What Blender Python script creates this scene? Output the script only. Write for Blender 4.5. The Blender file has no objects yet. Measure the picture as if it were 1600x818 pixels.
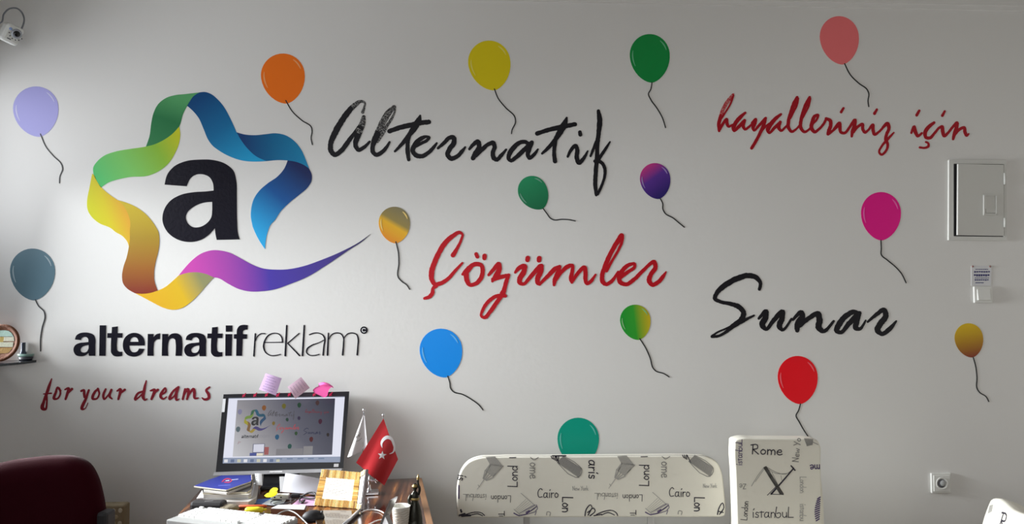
import bpy, bmesh, math, random
from mathutils import Vector, Matrix
from mathutils.geometry import tessellate_polygon
random.seed(7)
SC = bpy.context.scene
COL = SC.collection

# ---------------------------------------------------------------- camera, world, lights, exposure
FPX = 1200.0
CAM = Vector((0, -3.43, 1.56))
YAW, PIT = math.radians(3.0), math.radians(2.4)
RIGHT = Vector((math.cos(YAW), -math.sin(YAW), 0))
FH = Vector((math.sin(YAW), math.cos(YAW), 0))
FWD = FH * math.cos(PIT) + Vector((0, 0, 1)) * math.sin(PIT)
UP = Vector((0, 0, 1)) * math.cos(PIT) - FH * math.sin(PIT)
cd = bpy.data.cameras.new('camera'); cam = bpy.data.objects.new('camera', cd); COL.objects.link(cam)
cd.sensor_width = 36; cd.lens = 36 * FPX / 1600; cd.clip_start = .05
cam.matrix_world = Matrix(((RIGHT.x, UP.x, -FWD.x, CAM.x), (RIGHT.y, UP.y, -FWD.y, CAM.y), (RIGHT.z, UP.z, -FWD.z, CAM.z), (0, 0, 0, 1)))
SC.camera = cam
XL, XR, YB, ZC = -2.16, 3.0, -4.6, 3.02          # left wall, right wall, rear wall, ceiling
WIN = (-1.95, -0.05, 1.2, 2.56)                  # left window: y0 y1 z0 z1
WINB = (-1.95, 0.35, 1.0, 2.4)                     # added rear window for the fill light: x0 x1 z0 z1

w = bpy.data.worlds.new('world'); SC.world = w; w.use_nodes = True
w.node_tree.nodes['Background'].inputs[0].default_value = (.80, .90, 1, 1)
w.node_tree.nodes['Background'].inputs[1].default_value = 1.0
def area(name, loc, rot, sx, sy, power, col):
    l = bpy.data.lights.new(name, 'AREA'); l.shape = 'RECTANGLE'; l.size = sx; l.size_y = sy; l.energy = power; l.color = col
    o = bpy.data.objects.new(name, l); COL.objects.link(o); o.location = loc; o.rotation_euler = rot
    return o
def win_light(name, y, z, sy, sz, tilt, pan, spread, power, col):   # light of the sky entering through a pane, aimed down into the room
    N = Vector((math.cos(tilt) * math.cos(pan), math.sin(pan) * math.cos(tilt), -math.sin(tilt)))
    o = area(name, (XL + .03, y, z), N.to_track_quat('-Z', 'Y').to_euler(), sy, sz, power, col); o.data.spread = spread
win_light('daylight_lower_panes', -.42, 1.65, .76, .82, .16, -.2, 1.2, 48, (.94, .98, 1))
win_light('daylight_upper_panes', -.97, 2.14, 1.86, .74, .05, .09, 2.42, 10.6, (.95, .97, 1))
area('daylight_rear_window', ((WINB[0] + WINB[1]) / 2, YB + .03, (WINB[2] + WINB[3]) / 2), (math.radians(90), 0, 0),
     WINB[1] - WINB[0] - .1, WINB[3] - WINB[2] - .1, 16, (1, .97, .93))  # fill light added behind the camera to lift the ambient level
SC.view_settings.view_transform = 'Standard'; SC.view_settings.look = 'None'
SC.view_settings.exposure = 0.0; SC.view_settings.gamma = 1; SC.view_settings.use_curve_mapping = False

# ---------------------------------------------------------------- helpers
def ray(px, py): return FWD + RIGHT * ((px - 800) / FPX) + UP * ((409 - py) / FPX)
def on_y(px, py, Y): d = ray(px, py); return CAM + d * ((Y - CAM.y) / d.y)
def on_z(px, py, Z): d = ray(px, py); return CAM + d * ((Z - CAM.z) / d.z)
def at(px, py, dep): return CAM + ray(px, py) * dep
def W(px, py): return on_y(px, py, 0)
def lin1(c):
    c /= 255.0
    return c / 12.92 if c <= .04045 else ((c + .055) / 1.055) ** 2.4
def L(*c): return tuple(lin1(x) for x in c) + (1,)
def alb(c, wall=160, k=.78):                     # reflectance read from a photographed colour beside white wall
    v = lin1(wall)
    return tuple(min(.95, lin1(x) / v * k) for x in c) + (1,)

MATS = {}
def mat(name, col, rough=.5, metal=0.0, spec=.5, emit=None, estr=1.0, bump=None, sheen=0, coat=0):
    if name in MATS: return MATS[name]
    m = bpy.data.materials.new(name); m.use_nodes = True; nt = m.node_tree; b = nt.nodes['Principled BSDF']
    b.inputs['Base Color'].default_value = col; b.inputs['Roughness'].default_value = rough
    b.inputs['Metallic'].default_value = metal; b.inputs['Specular IOR Level'].default_value = spec
    b.inputs['Coat Weight'].default_value = coat
    b.inputs['Sheen Weight'].default_value = sheen
    if emit: b.inputs['Emission Color'].default_value = emit; b.inputs['Emission Strength'].default_value = estr
    if bump:
        tc = nt.nodes.new('ShaderNodeTexCoord'); n = nt.nodes.new('ShaderNodeTexNoise'); bp = nt.nodes.new('ShaderNodeBump')
        n.inputs['Scale'].default_value = bump[0]; n.inputs['Detail'].default_value = 4
        bp.inputs['Strength'].default_value = bump[1]; bp.inputs['Distance'].default_value = bump[2]
        nt.links.new(tc.outputs['Object'], n.inputs['Vector']); nt.links.new(n.outputs['Fac'], bp.inputs['Height'])
        nt.links.new(bp.outputs['Normal'], b.inputs['Normal'])
    MATS[name] = m
    return m
def grad_mat(name, stops, rough=.32, emit=0.0):  # printed gradient along the mesh attribute 'g'
    if name in MATS: return MATS[name]
    m = mat(name, (1, 1, 1, 1), rough, spec=.35); nt = m.node_tree; b = nt.nodes['Principled BSDF']
    a = nt.nodes.new('ShaderNodeAttribute'); a.attribute_name = 'g'; r = nt.nodes.new('ShaderNodeValToRGB')
    while len(r.color_ramp.elements) < len(stops): r.color_ramp.elements.new(.5)
    for e, (p, c) in zip(r.color_ramp.elements, sorted(stops)): e.position = p; e.color = c
    nt.links.new(a.outputs['Fac'], r.inputs['Fac']); nt.links.new(r.outputs['Color'], b.inputs['Base Color'])
    if emit:
        b.inputs['Base Color'].default_value = (0, 0, 0, 1)
        nt.links.remove(b.inputs['Base Color'].links[0]); nt.links.new(r.outputs['Color'], b.inputs['Emission Color']); b.inputs['Emission Strength'].default_value = emit
    return m

ORG = {}
def link(name, me, parent=None, origin=None, label=None, cat=None, group=None, kind=None):
    if origin is None: origin = Vector((0, 0, 0))
    o = bpy.data.objects.new(name, me); COL.objects.link(o); ORG[o.name] = Vector(origin)
    if parent:
        o.parent = parent; o.location = Vector(origin) - ORG[parent.name]
    else: o.location = origin
    for k, v in (('label', label), ('category', cat), ('group', group), ('kind', kind)):
        if v: o[k] = v
    return o
def empty(name, loc, label, cat, group=None): return link(name, None, None, Vector(loc), label, cat, group)

class MB:                                        # mesh builder in world coordinates
    def __init__(s): s.v = []; s.f = []; s.m = []; s.g = []; s.mats = []; s.sm = []
    def mi(s, m):
        if m not in s.mats: s.mats.append(m)
        return s.mats.index(m)
    def add(s, vs, fs, m, g=None, smooth=False):
        b = len(s.v); i = s.mi(m)
        s.v += [Vector(x) for x in vs]; s.f += [[b + k for k in f] for f in fs]; s.m += [i] * len(fs); s.sm += [smooth] * len(fs)
        s.g += list(g) if g else [0.0] * len(vs)
    def box(s, c, size, m, rz=0, bev=0, M=None):
        bm = bmesh.new(); bmesh.ops.create_cube(bm, size=1)
        for v in bm.verts: v.co = Vector((v.co.x * size[0], v.co.y * size[1], v.co.z * size[2]))
        if bev: bmesh.ops.bevel(bm, geom=list(bm.edges), offset=bev, segments=2, profile=.5, affect='EDGES')
        R = M if M else Matrix.Rotation(rz, 3, 'Z')
        bm.verts.index_update()
        s.add([R @ v.co + Vector(c) for v in bm.verts], [[v.index for v in f.verts] for f in bm.faces], m, smooth=False); bm.free()
    def hexa(s, front, back, m):                 # four front corners, four back corners
        s.add(list(front) + list(back), [[0, 1, 2, 3], [7, 6, 5, 4], [0, 4, 5, 1], [1, 5, 6, 2], [2, 6, 7, 3], [3, 7, 4, 0]], m)
    def tube(s, pts, r, m, n=8, smooth=True, caps=True):
        pts = [Vector(p) for p in pts]; rs = r if isinstance(r, (list, tuple)) else [r] * len(pts)
        vs = []; fs = []
        ref = None
        for i, p in enumerate(pts):
            t = (pts[min(i + 1, len(pts) - 1)] - pts[max(i - 1, 0)]).normalized()
            if ref is None: ref = t.orthogonal().normalized()
            a = (ref - t * ref.dot(t)).normalized(); b = t.cross(a); ref = a
            for k in range(n):
                q = 2 * math.pi * k / n; vs.append(p + (a * math.cos(q) + b * math.sin(q)) * rs[i])
        for i in range(len(pts) - 1):
            for k in range(n): fs.append([i * n + k, i * n + (k + 1) % n, (i + 1) * n + (k + 1) % n, (i + 1) * n + k])
        if caps: fs += [list(range(n))[::-1], [(len(pts) - 1) * n + k for k in range(n)]]
        s.add(vs, fs, m, smooth=smooth)
    def lathe(s, c, prof, m, n=24, M=None, smooth=True, sq=1.0):
        R = M if M else Matrix.Identity(3); vs = []; fs = []
        for r, z in prof:
            for k in range(n):
                q = 2 * math.pi * k / n; vs.append(Vector(c) + R @ Vector((r * math.cos(q), r * math.sin(q) * sq, z)))
        for i in range(len(prof) - 1):
            for k in range(n): fs.append([i * n + k, i * n + (k + 1) % n, (i + 1) * n + (k + 1) % n, (i + 1) * n + k])
        fs += [list(range(n))[::-1], [(len(prof) - 1) * n + k for k in range(n)]]
        s.add(vs, fs, m, smooth=smooth)
    def build(s, name, parent=None, origin=None, **kw):
        if origin is None:
            lo = Vector((min(v.x for v in s.v), min(v.y for v in s.v), min(v.z for v in s.v)))
            hi = Vector((max(v.x for v in s.v), max(v.y for v in s.v), max(v.z for v in s.v)))
            origin = (lo + hi) / 2
            if not parent: origin.z = lo.z
        me = bpy.data.meshes.new(name)
        me.from_pydata([v - origin for v in s.v], [], s.f)
        for m in s.mats: me.materials.append(m)
        me.polygons.foreach_set('material_index', s.m); me.polygons.foreach_set('use_smooth', s.sm)
        if any(s.g): 
            a = me.attributes.new('g', 'FLOAT', 'POINT'); a.data.foreach_set('value', s.g)
        bm = bmesh.new(); bm.from_mesh(me); bmesh.ops.recalc_face_normals(bm, faces=bm.faces); bm.to_mesh(me); bm.free()
        me.update()
        return link(name, me, parent, origin, **kw)

def cr(pts, n=6, closed=False):                  # Catmull-Rom through pts of any dimension
    d = len(pts[0]); N = len(pts); out = []
    if N < 3 and not closed:
        a, b = pts[0], pts[-1]
        return [tuple(a[k] + (b[k] - a[k]) * i / 4 for k in range(d)) for i in range(5)]
    g = lambda i: pts[i % N] if closed else pts[max(0, min(N - 1, i))]
    for i in range(N if closed else N - 1):
        p0, p1, p2, p3 = g(i - 1), g(i), g(i + 1), g(i + 2)
        ds = [max(1e-9, math.dist(a, b)) for a, b in ((p0, p1), (p1, p2), (p2, p3))]
        if p0 == p1: ds[0] = ds[1]
        if p2 == p3: ds[2] = ds[1]
        m1 = [ds[1] * ((p1[k] - p0[k]) / ds[0] * ds[1] + (p2[k] - p1[k]) / ds[1] * ds[0]) / (ds[0] + ds[1]) for k in range(d)]
        m2 = [ds[1] * ((p2[k] - p1[k]) / ds[1] * ds[2] + (p3[k] - p2[k]) / ds[2] * ds[1]) / (ds[1] + ds[2]) for k in range(d)]
        for j in range(n):
            t = j / n; t2, t3 = t * t, t * t * t
            out.append(tuple((2 * t3 - 3 * t2 + 1) * p1[k] + (t3 - 2 * t2 + t) * m1[k] + (-2 * t3 + 3 * t2) * p2[k] + (t3 - t2) * m2[k] for k in range(d)))
    if not closed: out.append(tuple(pts[-1]))
    return out
def outline(pts, n=5):                           # closed outline; a point with a third value 1 is a sharp corner
    idx = [i for i, p in enumerate(pts) if len(p) > 2 and p[2] == 1]; P = [tuple(p[:2]) for p in pts]
    if not idx: return cr(P, n, True)
    out = []
    for a, b in zip(idx, idx[1:] + [idx[0] + len(P)]):
        seg = [P[k % len(P)] for k in range(a, b + 1)]
        out += [seg[0]] if len(seg) == 2 else cr(seg, n)[:-1]
    return out
def cs(pts, ox, oy, s, sy=None): return [(ox + p[0] / s, oy + p[1] / (sy or s)) + (tuple(p[2:]) if len(p) > 2 else ()) for p in pts]
def csw(pts, ox, oy, s): return [(ox + p[0] / s, oy + p[1] / s, p[2] / s) for p in pts]

def plate(mb, loops, P, off, m, g=None):         # loops: outer + holes in pixels; P maps a pixel to a surface point; off: thickness vector
    flat = [p for l in loops for p in l]
    tri = tessellate_polygon([[Vector((p[0], p[1], 0)) for p in l] for l in loops])
    n = len(flat); vs = [P(*p) + off for p in flat] + [P(*p) for p in flat]
    fs = [list(t) for t in tri]; k = 0
    for l in loops:
        for i in range(len(l)): a, b = k + i, k + (i + 1) % len(l); fs.append([a, b, n + b, n + a])
        k += len(l)
    gg = None
    if g:
        (x0, y0), (x1, y1) = g; dx, dy = x1 - x0, y1 - y0; q = dx * dx + dy * dy
        gg = [((p[0] - x0) * dx + (p[1] - y0) * dy) / q for p in flat] * 2
    mb.add(vs, fs, m, gg)
def stroke(mb, pts, P, off, m, n=6, rough=0.0, cap=True):
    c = cr(pts, n); c2 = [c[0]]
    for p in c[1:]:
        if (p[0] - c2[-1][0]) ** 2 + (p[1] - c2[-1][1]) ** 2 > 1e-4: c2.append(p)
    c = c2; Lf, Rt = [], []
    T = []
    for i in range(len(c)):
        a, b = c[max(0, i - 1)], c[min(len(c) - 1, i + 1)]; dx, dy = b[0] - a[0], b[1] - a[1]; l = math.hypot(dx, dy) or 1
        T.append((dx / l, dy / l)); h = max(.12, c[i][2] / 2); nx, ny = -dy / l, dx / l
        h1 = h * (1 + random.uniform(-rough, rough)); h2 = h * (1 + random.uniform(-rough, rough))
        Lf.append((c[i][0] + nx * h1, c[i][1] + ny * h1)); Rt.append((c[i][0] - nx * h2, c[i][1] - ny * h2))
    lift = lambda k: off * (1 + .14 * k)
    def capf(i, sgn):
        h = max(.12, c[i][2] / 2); tx, ty = T[i]; nx, ny = -ty, tx
        return [(c[i][0] + h * (math.cos(a) * nx + sgn * math.sin(a) * tx), c[i][1] + h * (math.cos(a) * ny + sgn * math.sin(a) * ty)) for a in [math.pi * k / 6 for k in range(1, 6)]]
    e = capf(len(c) - 1, 1) if cap else []; s = (capf(0, -1)[::-1] if cap else [])
    ring = Lf + e + Rt[::-1] + s; N = len(ring); n1 = len(c); fs = []
    for i in range(n1 - 1): fs.append([i, i + 1, N - len(s) - 1 - (i + 1), N - len(s) - 1 - i])
    if cap:
        fs.append([n1 - 1] + list(range(n1, n1 + len(e))) + [n1 + len(e)])
        fs.append([N - len(s) - 1] + list(range(N - len(s), N)) + [0])
    if off.length > 0:
        fs += [[i, (i + 1) % N, N + (i + 1) % N, N + i] for i in range(N)]
        tk = [i / n1 for i in range(n1)]; tk = tk + [1] * len(e) + tk[::-1] + [0] * len(s); mb.add([P(*p) + lift(t) for p, t in zip(ring, tk)] + [P(*p) for p in ring], fs, m)
    else: mb.add([P(*p) for p in ring], fs, m)
def disc(cx, cy, rx, ry=None, n=20, rot=0):
    ry = ry or rx; c, s = math.cos(rot), math.sin(rot)
    return [(cx + rx * math.cos(a) * c - ry * math.sin(a) * s, cy + rx * math.cos(a) * s + ry * math.sin(a) * c) for a in [2 * math.pi * k / n for k in range(n)]]
def bil(q, u, v):                                # q = TL TR BR BL
    return q[0].lerp(q[1], u).lerp(q[3].lerp(q[2], u), v)
def pillow(mb, pts2, c, ux, uz, nrm, layers, m):  # outline (x,z) list in frame ux,uz; layers (inset, offset along nrm), closed front and back
    N = len(pts2); A = sum(pts2[i][0] * pts2[(i + 1) % N][1] - pts2[(i + 1) % N][0] * pts2[i][1] for i in range(N)); sg = 1 if A > 0 else -1
    ns = []
    for i in range(N):
        a, b = pts2[i - 1], pts2[(i + 1) % N]; dx, dy = b[0] - a[0], b[1] - a[1]; l = math.hypot(dx, dy) or 1; ns.append((dy / l * sg, -dx / l * sg))
    vs = []; fs = []
    for ins, of in layers:
        for i in range(N):
            x, z = pts2[i][0] - ns[i][0] * ins, pts2[i][1] - ns[i][1] * ins
            vs.append(c + ux * x + uz * z + nrm * of)
    for k in range(len(layers) - 1):
        for i in range(N): fs.append([k * N + i, k * N + (i + 1) % N, (k + 1) * N + (i + 1) % N, (k + 1) * N + i])
    mb.add(vs, fs, m, smooth=True)
    K = (len(layers) - 1) * N
    mb.f += [[len(mb.v) - len(vs) + i for i in range(N)], [len(mb.v) - len(vs) + K + i for i in range(N)]]
    mb.m += [mb.mi(m)] * 2; mb.sm += [False, False]

# ---------------------------------------------------------------- materials
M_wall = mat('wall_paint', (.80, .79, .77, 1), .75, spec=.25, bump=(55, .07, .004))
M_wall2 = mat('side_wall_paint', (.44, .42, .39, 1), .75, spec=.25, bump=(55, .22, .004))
M_ceil = mat('ceiling_paint', (.62, .61, .58, 1), .8)
M_floor = mat('floor_laminate', (.20, .14, .10, 1), .45, bump=(8, .1, .002))
M_plastic = mat('white_plastic', (.78, .78, .75, 1), .35)
M_black = mat('black_plastic', (.012, .012, .016, 1), .3)
M_blackm = mat('black_matte', (.015, .014, .016, 1), .6)
M_chrome = mat('chrome', (.75, .75, .77, 1), .15, 1)
M_alu = mat('brushed_metal', (.55, .55, .57, 1), .32, .9)
M_paper = mat('white_paper', (.82, .82, .84, 1), .7)
M_cream = mat('cream_paper', (.74, .68, .56, 1), .75)
M_vinyl = mat('black_vinyl', (.005, .004, .011, 1), .34, spec=.18, bump=(70, .3, .003))
M_vdark = mat('black_vinyl_script', (.008, .007, .011, 1), .45, spec=.3)
M_vred = mat('red_vinyl', alb((150, 6, 20), 178), .45, spec=.3)
M_vred2 = mat('crimson_vinyl', alb((114, 3, 16), 152), .45, spec=.3)
M_vmar = mat('maroon_vinyl', alb((104, 10, 26), 178), .5, spec=.3)
M_string = mat('black_print', (.016, .016, .018, 1), .4)
M_glass = mat('window_glass', (.9, .95, 1, 1), .05); M_glass.node_tree.nodes['Principled BSDF'].inputs['Transmission Weight'].default_value = 1

# ---------------------------------------------------------------- room shell
def wall_box(name, a, b, m=M_wall):
    mb = MB(); a, b = Vector(a), Vector(b); mb.box((a + b) / 2, b - a, m); return mb.build(name, kind='structure')
wall_box('wall_back', (XL - .15, 0, 0), (XR + .15, .15, ZC))
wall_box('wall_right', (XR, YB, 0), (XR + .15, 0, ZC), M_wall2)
wall_box('floor', (XL - .15, YB - .15, -.1), (XR + .15, .15, 0), M_floor)
wall_box('ceiling', (XL - .15, YB - .15, ZC), (XR + .15, .15, ZC + .1), M_ceil)
mb = MB(); y0, y1, z0, z1 = WIN
for a, b in (((YB, 0), (y0, ZC)), ((y1, 0), (0, ZC)), ((y0, 0), (y1, z0)), ((y0, z1), (y1, ZC))):
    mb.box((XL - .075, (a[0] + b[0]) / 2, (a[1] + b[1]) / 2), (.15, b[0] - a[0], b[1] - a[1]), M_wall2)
mb.build('wall_left', kind='structure')
mb = MB(); x0, x1, zz0, zz1 = WINB
for a, b in (((XL, 0), (x0, ZC)), ((x1, 0), (XR, ZC)), ((x0, 0), (x1, zz0)), ((x0, zz1), (x1, ZC))):
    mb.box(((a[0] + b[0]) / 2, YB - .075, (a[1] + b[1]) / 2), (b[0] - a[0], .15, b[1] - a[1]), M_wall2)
mb.build('wall_rear', kind='structure')
def window(name, c, half, axis):                 # half: half width, half height
    mb = MB(); e = .05
    u = Vector((0, 1, 0)) if axis == 'x' else Vector((1, 0, 0)); n = Vector((1, 0, 0)) if axis == 'x' else Vector((0, 1, 0))
    def bar(cu, cz, su, sz):
        sz3 = Vector((.06, su, sz)) if axis == 'x' else Vector((su, .06, sz)); mb.box(c + u * cu + Vector((0, 0, cz)), sz3, M_plastic, bev=.006)
    for s in (-1, 1): bar(s * (half[0] - e / 2), 0, e, 2 * half[1]); bar(0, s * (half[1] - e / 2), 2 * half[0] - 2 * e, e)
    bar(0, 0, e, 2 * half[1] - 2 * e)
    o = mb.build(name, kind='structure', origin=c)
    g = MB(); s3 = Vector((.008, 2 * half[0] - .08, 2 * half[1] - .08)) if axis == 'x' else Vector((2 * half[0] - .08, .008, 2 * half[1] - .08))
    g.box(c, s3, M_glass); g.build('window_pane', o)
window('window_1', Vector((XL - .09, (y0 + y1) / 2, (z0 + z1) / 2)), ((y1 - y0) / 2, (z1 - z0) / 2), 'x')
window('window_2', Vector(((x0 + x1) / 2, YB - .09, (zz0 + zz1) / 2)), ((x1 - x0) / 2, (zz1 - zz0) / 2), 'y')  # second one is an unseen window added around the rear fill light
mb = MB(); zl = 2.888                            # stepped plaster trim under the ceiling
mb.box(((XL + XR) / 2, -.004, (zl + ZC) / 2), (XR - XL, .008, ZC - zl), M_wall)
mb.box(((XL + XR) / 2, -.008, (zl + .02 + ZC) / 2), (XR - XL, .016, ZC - zl - .02), M_wall)
mb.build('trim_1', kind='structure')

# ---------------------------------------------------------------- wall stickers: balloons
WOFF = Vector((0, -.0006, 0)); WOFF2 = Vector((0, -.0010, 0))
def Wp(px, py): p = W(px, py); p.y = -.0003; return p
SCREEN_SHAPES = []                               # the same picture is shown small on the monitor
def egg(tip, top, wd, k=1.0, n=40):
    T, U = Vector(tip), Vector(top); ax = U - T; h = ax.length; ax.normalize(); sd = Vector((ax.y, -ax.x)); out = []
    for i in range(n):
        a = 2 * math.pi * i / n; c, s = math.cos(a), math.sin(a)
        if s >= 0: x, y = c, .57 + .43 * s
        else: x, y = math.copysign(abs(c) ** 1.22, c), .57 + .57 * s
        y = .57 + (y - .57) * k
        p = T + ax * (y * h) + sd * (x * wd / 2 * k); out.append((p.x, p.y))
    return out
BAL = [  # tip, top, width, stops [(pos, colour)], wall grey beside it, gradient 'dir', string, look words
 ((62.5, 213.6), (51, 135.4), 71, [(0, (150, 148, 200))], 188, None, cs([(288,405),(330,500),(380,560),(440,625),(445,650),(425,710),(423,752)],0,120,4.54), 'pale lavender balloon sticker on the wall near the top left corner', 1),
 ((53.5, 469), (49, 388), 70.5, [(0, (74, 100, 112))], 185, None, cs([(252,422),(270,460),(315,510),(320,535),(300,620),(288,700),(288,785)],0,375,4.54), 'dark slate blue balloon sticker above the corner shelf', 1),
 ((448.5, 161.8), (437, 84), 68.5, [(0, (196, 92, 10))], 168, None, cs([(290,445),(340,530),(420,605),(495,660),(500,690),(492,745),(502,797)],390,70,5.117), 'orange balloon sticker between the ribbon star and the black script', 1),
 ((773.5, 141), (757.5, 64), 66, [(0, (176, 160, 4))], 162, None, cs([(320,455),(350,530),(410,605),(485,685),(488,720),(460,785),(456,812)],710,50,5.117), 'yellow balloon sticker above the middle of the black script word', 1),
 ((1018.8, 129.2), (1012.5, 53.3), 62.5, [(0, (0, 106, 46))], 158, None, cs([(300,455),(290,510),(272,545),(290,590),(340,660),(385,740),(408,815)],960,40,5.117), 'bright green balloon sticker with a long string, high on the wall', 1),
 ((1317, 100.8), (1307, 25.5), 61, [(0, (176, 84, 86))], 150, None, cs([(305,432),(350,520),(420,590),(485,640),(498,670),(492,730),(498,775)],1260,15,5.117), 'salmon pink balloon sticker above the red script line', 0),
 ((848.2, 325.8), (820, 277.5), 45.5, [(0, (26, 116, 76)), (1, (10, 84, 52))], 165, ((825, 277), (845, 326)), cs([(400,515),(440,570),(480,620),(510,635),(600,630),(680,635),(742,648)],790,250,6.817), 'small tilted green balloon sticker with a string bent sideways', 1),
 ((1029.5, 310.7), (1019, 255), 47.5, [(0, (160, 45, 105)), (.42, (70, 38, 115)), (1, (30, 22, 82))], 162, ((1005, 262), (1036, 305)), cs([(352,478),(378,530),(380,590),(405,635),(490,685),(550,735),(608,782)],980,240,6.817), 'small balloon sticker fading from magenta to deep violet', 1),
 ((618.4, 380), (614.5, 322.8), 49, [(0, (112, 104, 74)), (.38, (128, 112, 60)), (.52, (198, 152, 24)), (1, (196, 116, 20))], 180, ((630, 328), (602, 376)), cs([(248,345),(268,430),(272,520),(268,630),(300,665),(335,690),(358,725)],570,310,5.117), 'small balloon sticker fading from grey olive to amber', 1),
 ((1377, 375.4), (1376, 299.8), 62.5, [(0, (168, 0, 98))], 148, None, cs([(237,435),(240,500),(240,550),(290,595),(350,645),(400,700),(438,775)],1330,290,5.117), 'magenta balloon sticker beside the electrical panel door', 1),
 ((998.5, 530.6), (988, 476), 47.5, [(0, (20, 124, 40)), (.5, (40, 128, 36)), (1, (160, 142, 24))], 168, ((968, 503), (1015, 497)), cs([(290,402),(340,480),(385,580),(415,675),(435,695),(510,720),(557,750)],950,460,5.843), 'small balloon sticker fading from green to yellow', 1),
 ((1519.8, 558), (1509, 505), 44.5, [(0, (148, 122, 0)), (1, (92, 36, 14))], 140, ((1508, 508), (1516, 556)), cs([(330,370),(350,440),(362,540),(365,640),(385,668),(440,705),(462,745)],1460,490,5.45), 'small balloon sticker fading from mustard to brown, near the right edge', 0),
 ((1250.6, 630.8), (1243, 555.8), 62.5, [(0, (190, 2, 18))], 158, None, cs([(310,437),(295,490),(275,530),(300,580),(330,635),(372,700)],1190,545,5.117), 'red balloon sticker just above the printed armchair back', 1),
 ((696.5, 589.2), (683, 513.5), 66.5, [(0, (0, 122, 205))], 180, None, cs([(325,475),(342,530),(350,580),(370,605),(450,630),(530,675),(590,720),(625,763)],640,500,5.45), 'sky blue balloon sticker to the right of the flags', 1),
 ((904, 728), (903, 652), 65, [(0, (0, 128, 108))], 172, None, [(904, 728), (905, 745), (912, 765)], 'teal balloon sticker half hidden behind the bench backrest', 1),
]
for bi, (tip, top, wd, stops, wl, gd, st, lab, hi) in enumerate(BAL):
    e = empty('balloon_sticker', W(*((Vector(tip) + Vector(top)) / 2)), lab, 'wall sticker', 'balloon stickers on the wall')
    if len(stops) == 1: m = mat('balloon_print_%d' % bi, alb(stops[0][1], wl, .68), .36, spec=.35)
    else: m = grad_mat('balloon_print_%d' % bi, [(p, alb(c, wl, .68)) for p, c in stops], .34)
    mb = MB(); E_ = egg(tip, top, wd); plate(mb, [E_], Wp, WOFF, m, gd); mb.build('balloon_body', e)
    mb = MB(); T = Vector(st[0]); stroke(mb, [(p[0], p[1], 1.9 - .5 * abs(i / len(st) - .4)) for i, p in enumerate(st)], Wp, WOFF2, M_string); mb.build('balloon_string', e)
    if hi:
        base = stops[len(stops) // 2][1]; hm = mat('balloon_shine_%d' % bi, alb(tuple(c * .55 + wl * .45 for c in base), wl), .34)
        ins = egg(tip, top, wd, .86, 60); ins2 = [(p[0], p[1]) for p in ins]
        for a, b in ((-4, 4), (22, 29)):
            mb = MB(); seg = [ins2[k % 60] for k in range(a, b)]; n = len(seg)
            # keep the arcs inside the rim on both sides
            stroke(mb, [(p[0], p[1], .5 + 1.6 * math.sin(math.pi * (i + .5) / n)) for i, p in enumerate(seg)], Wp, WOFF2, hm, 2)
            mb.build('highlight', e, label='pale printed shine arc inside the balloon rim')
    SCREEN_SHAPES.append((E_, stops[len(stops) // 2][1], wl))

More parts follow.
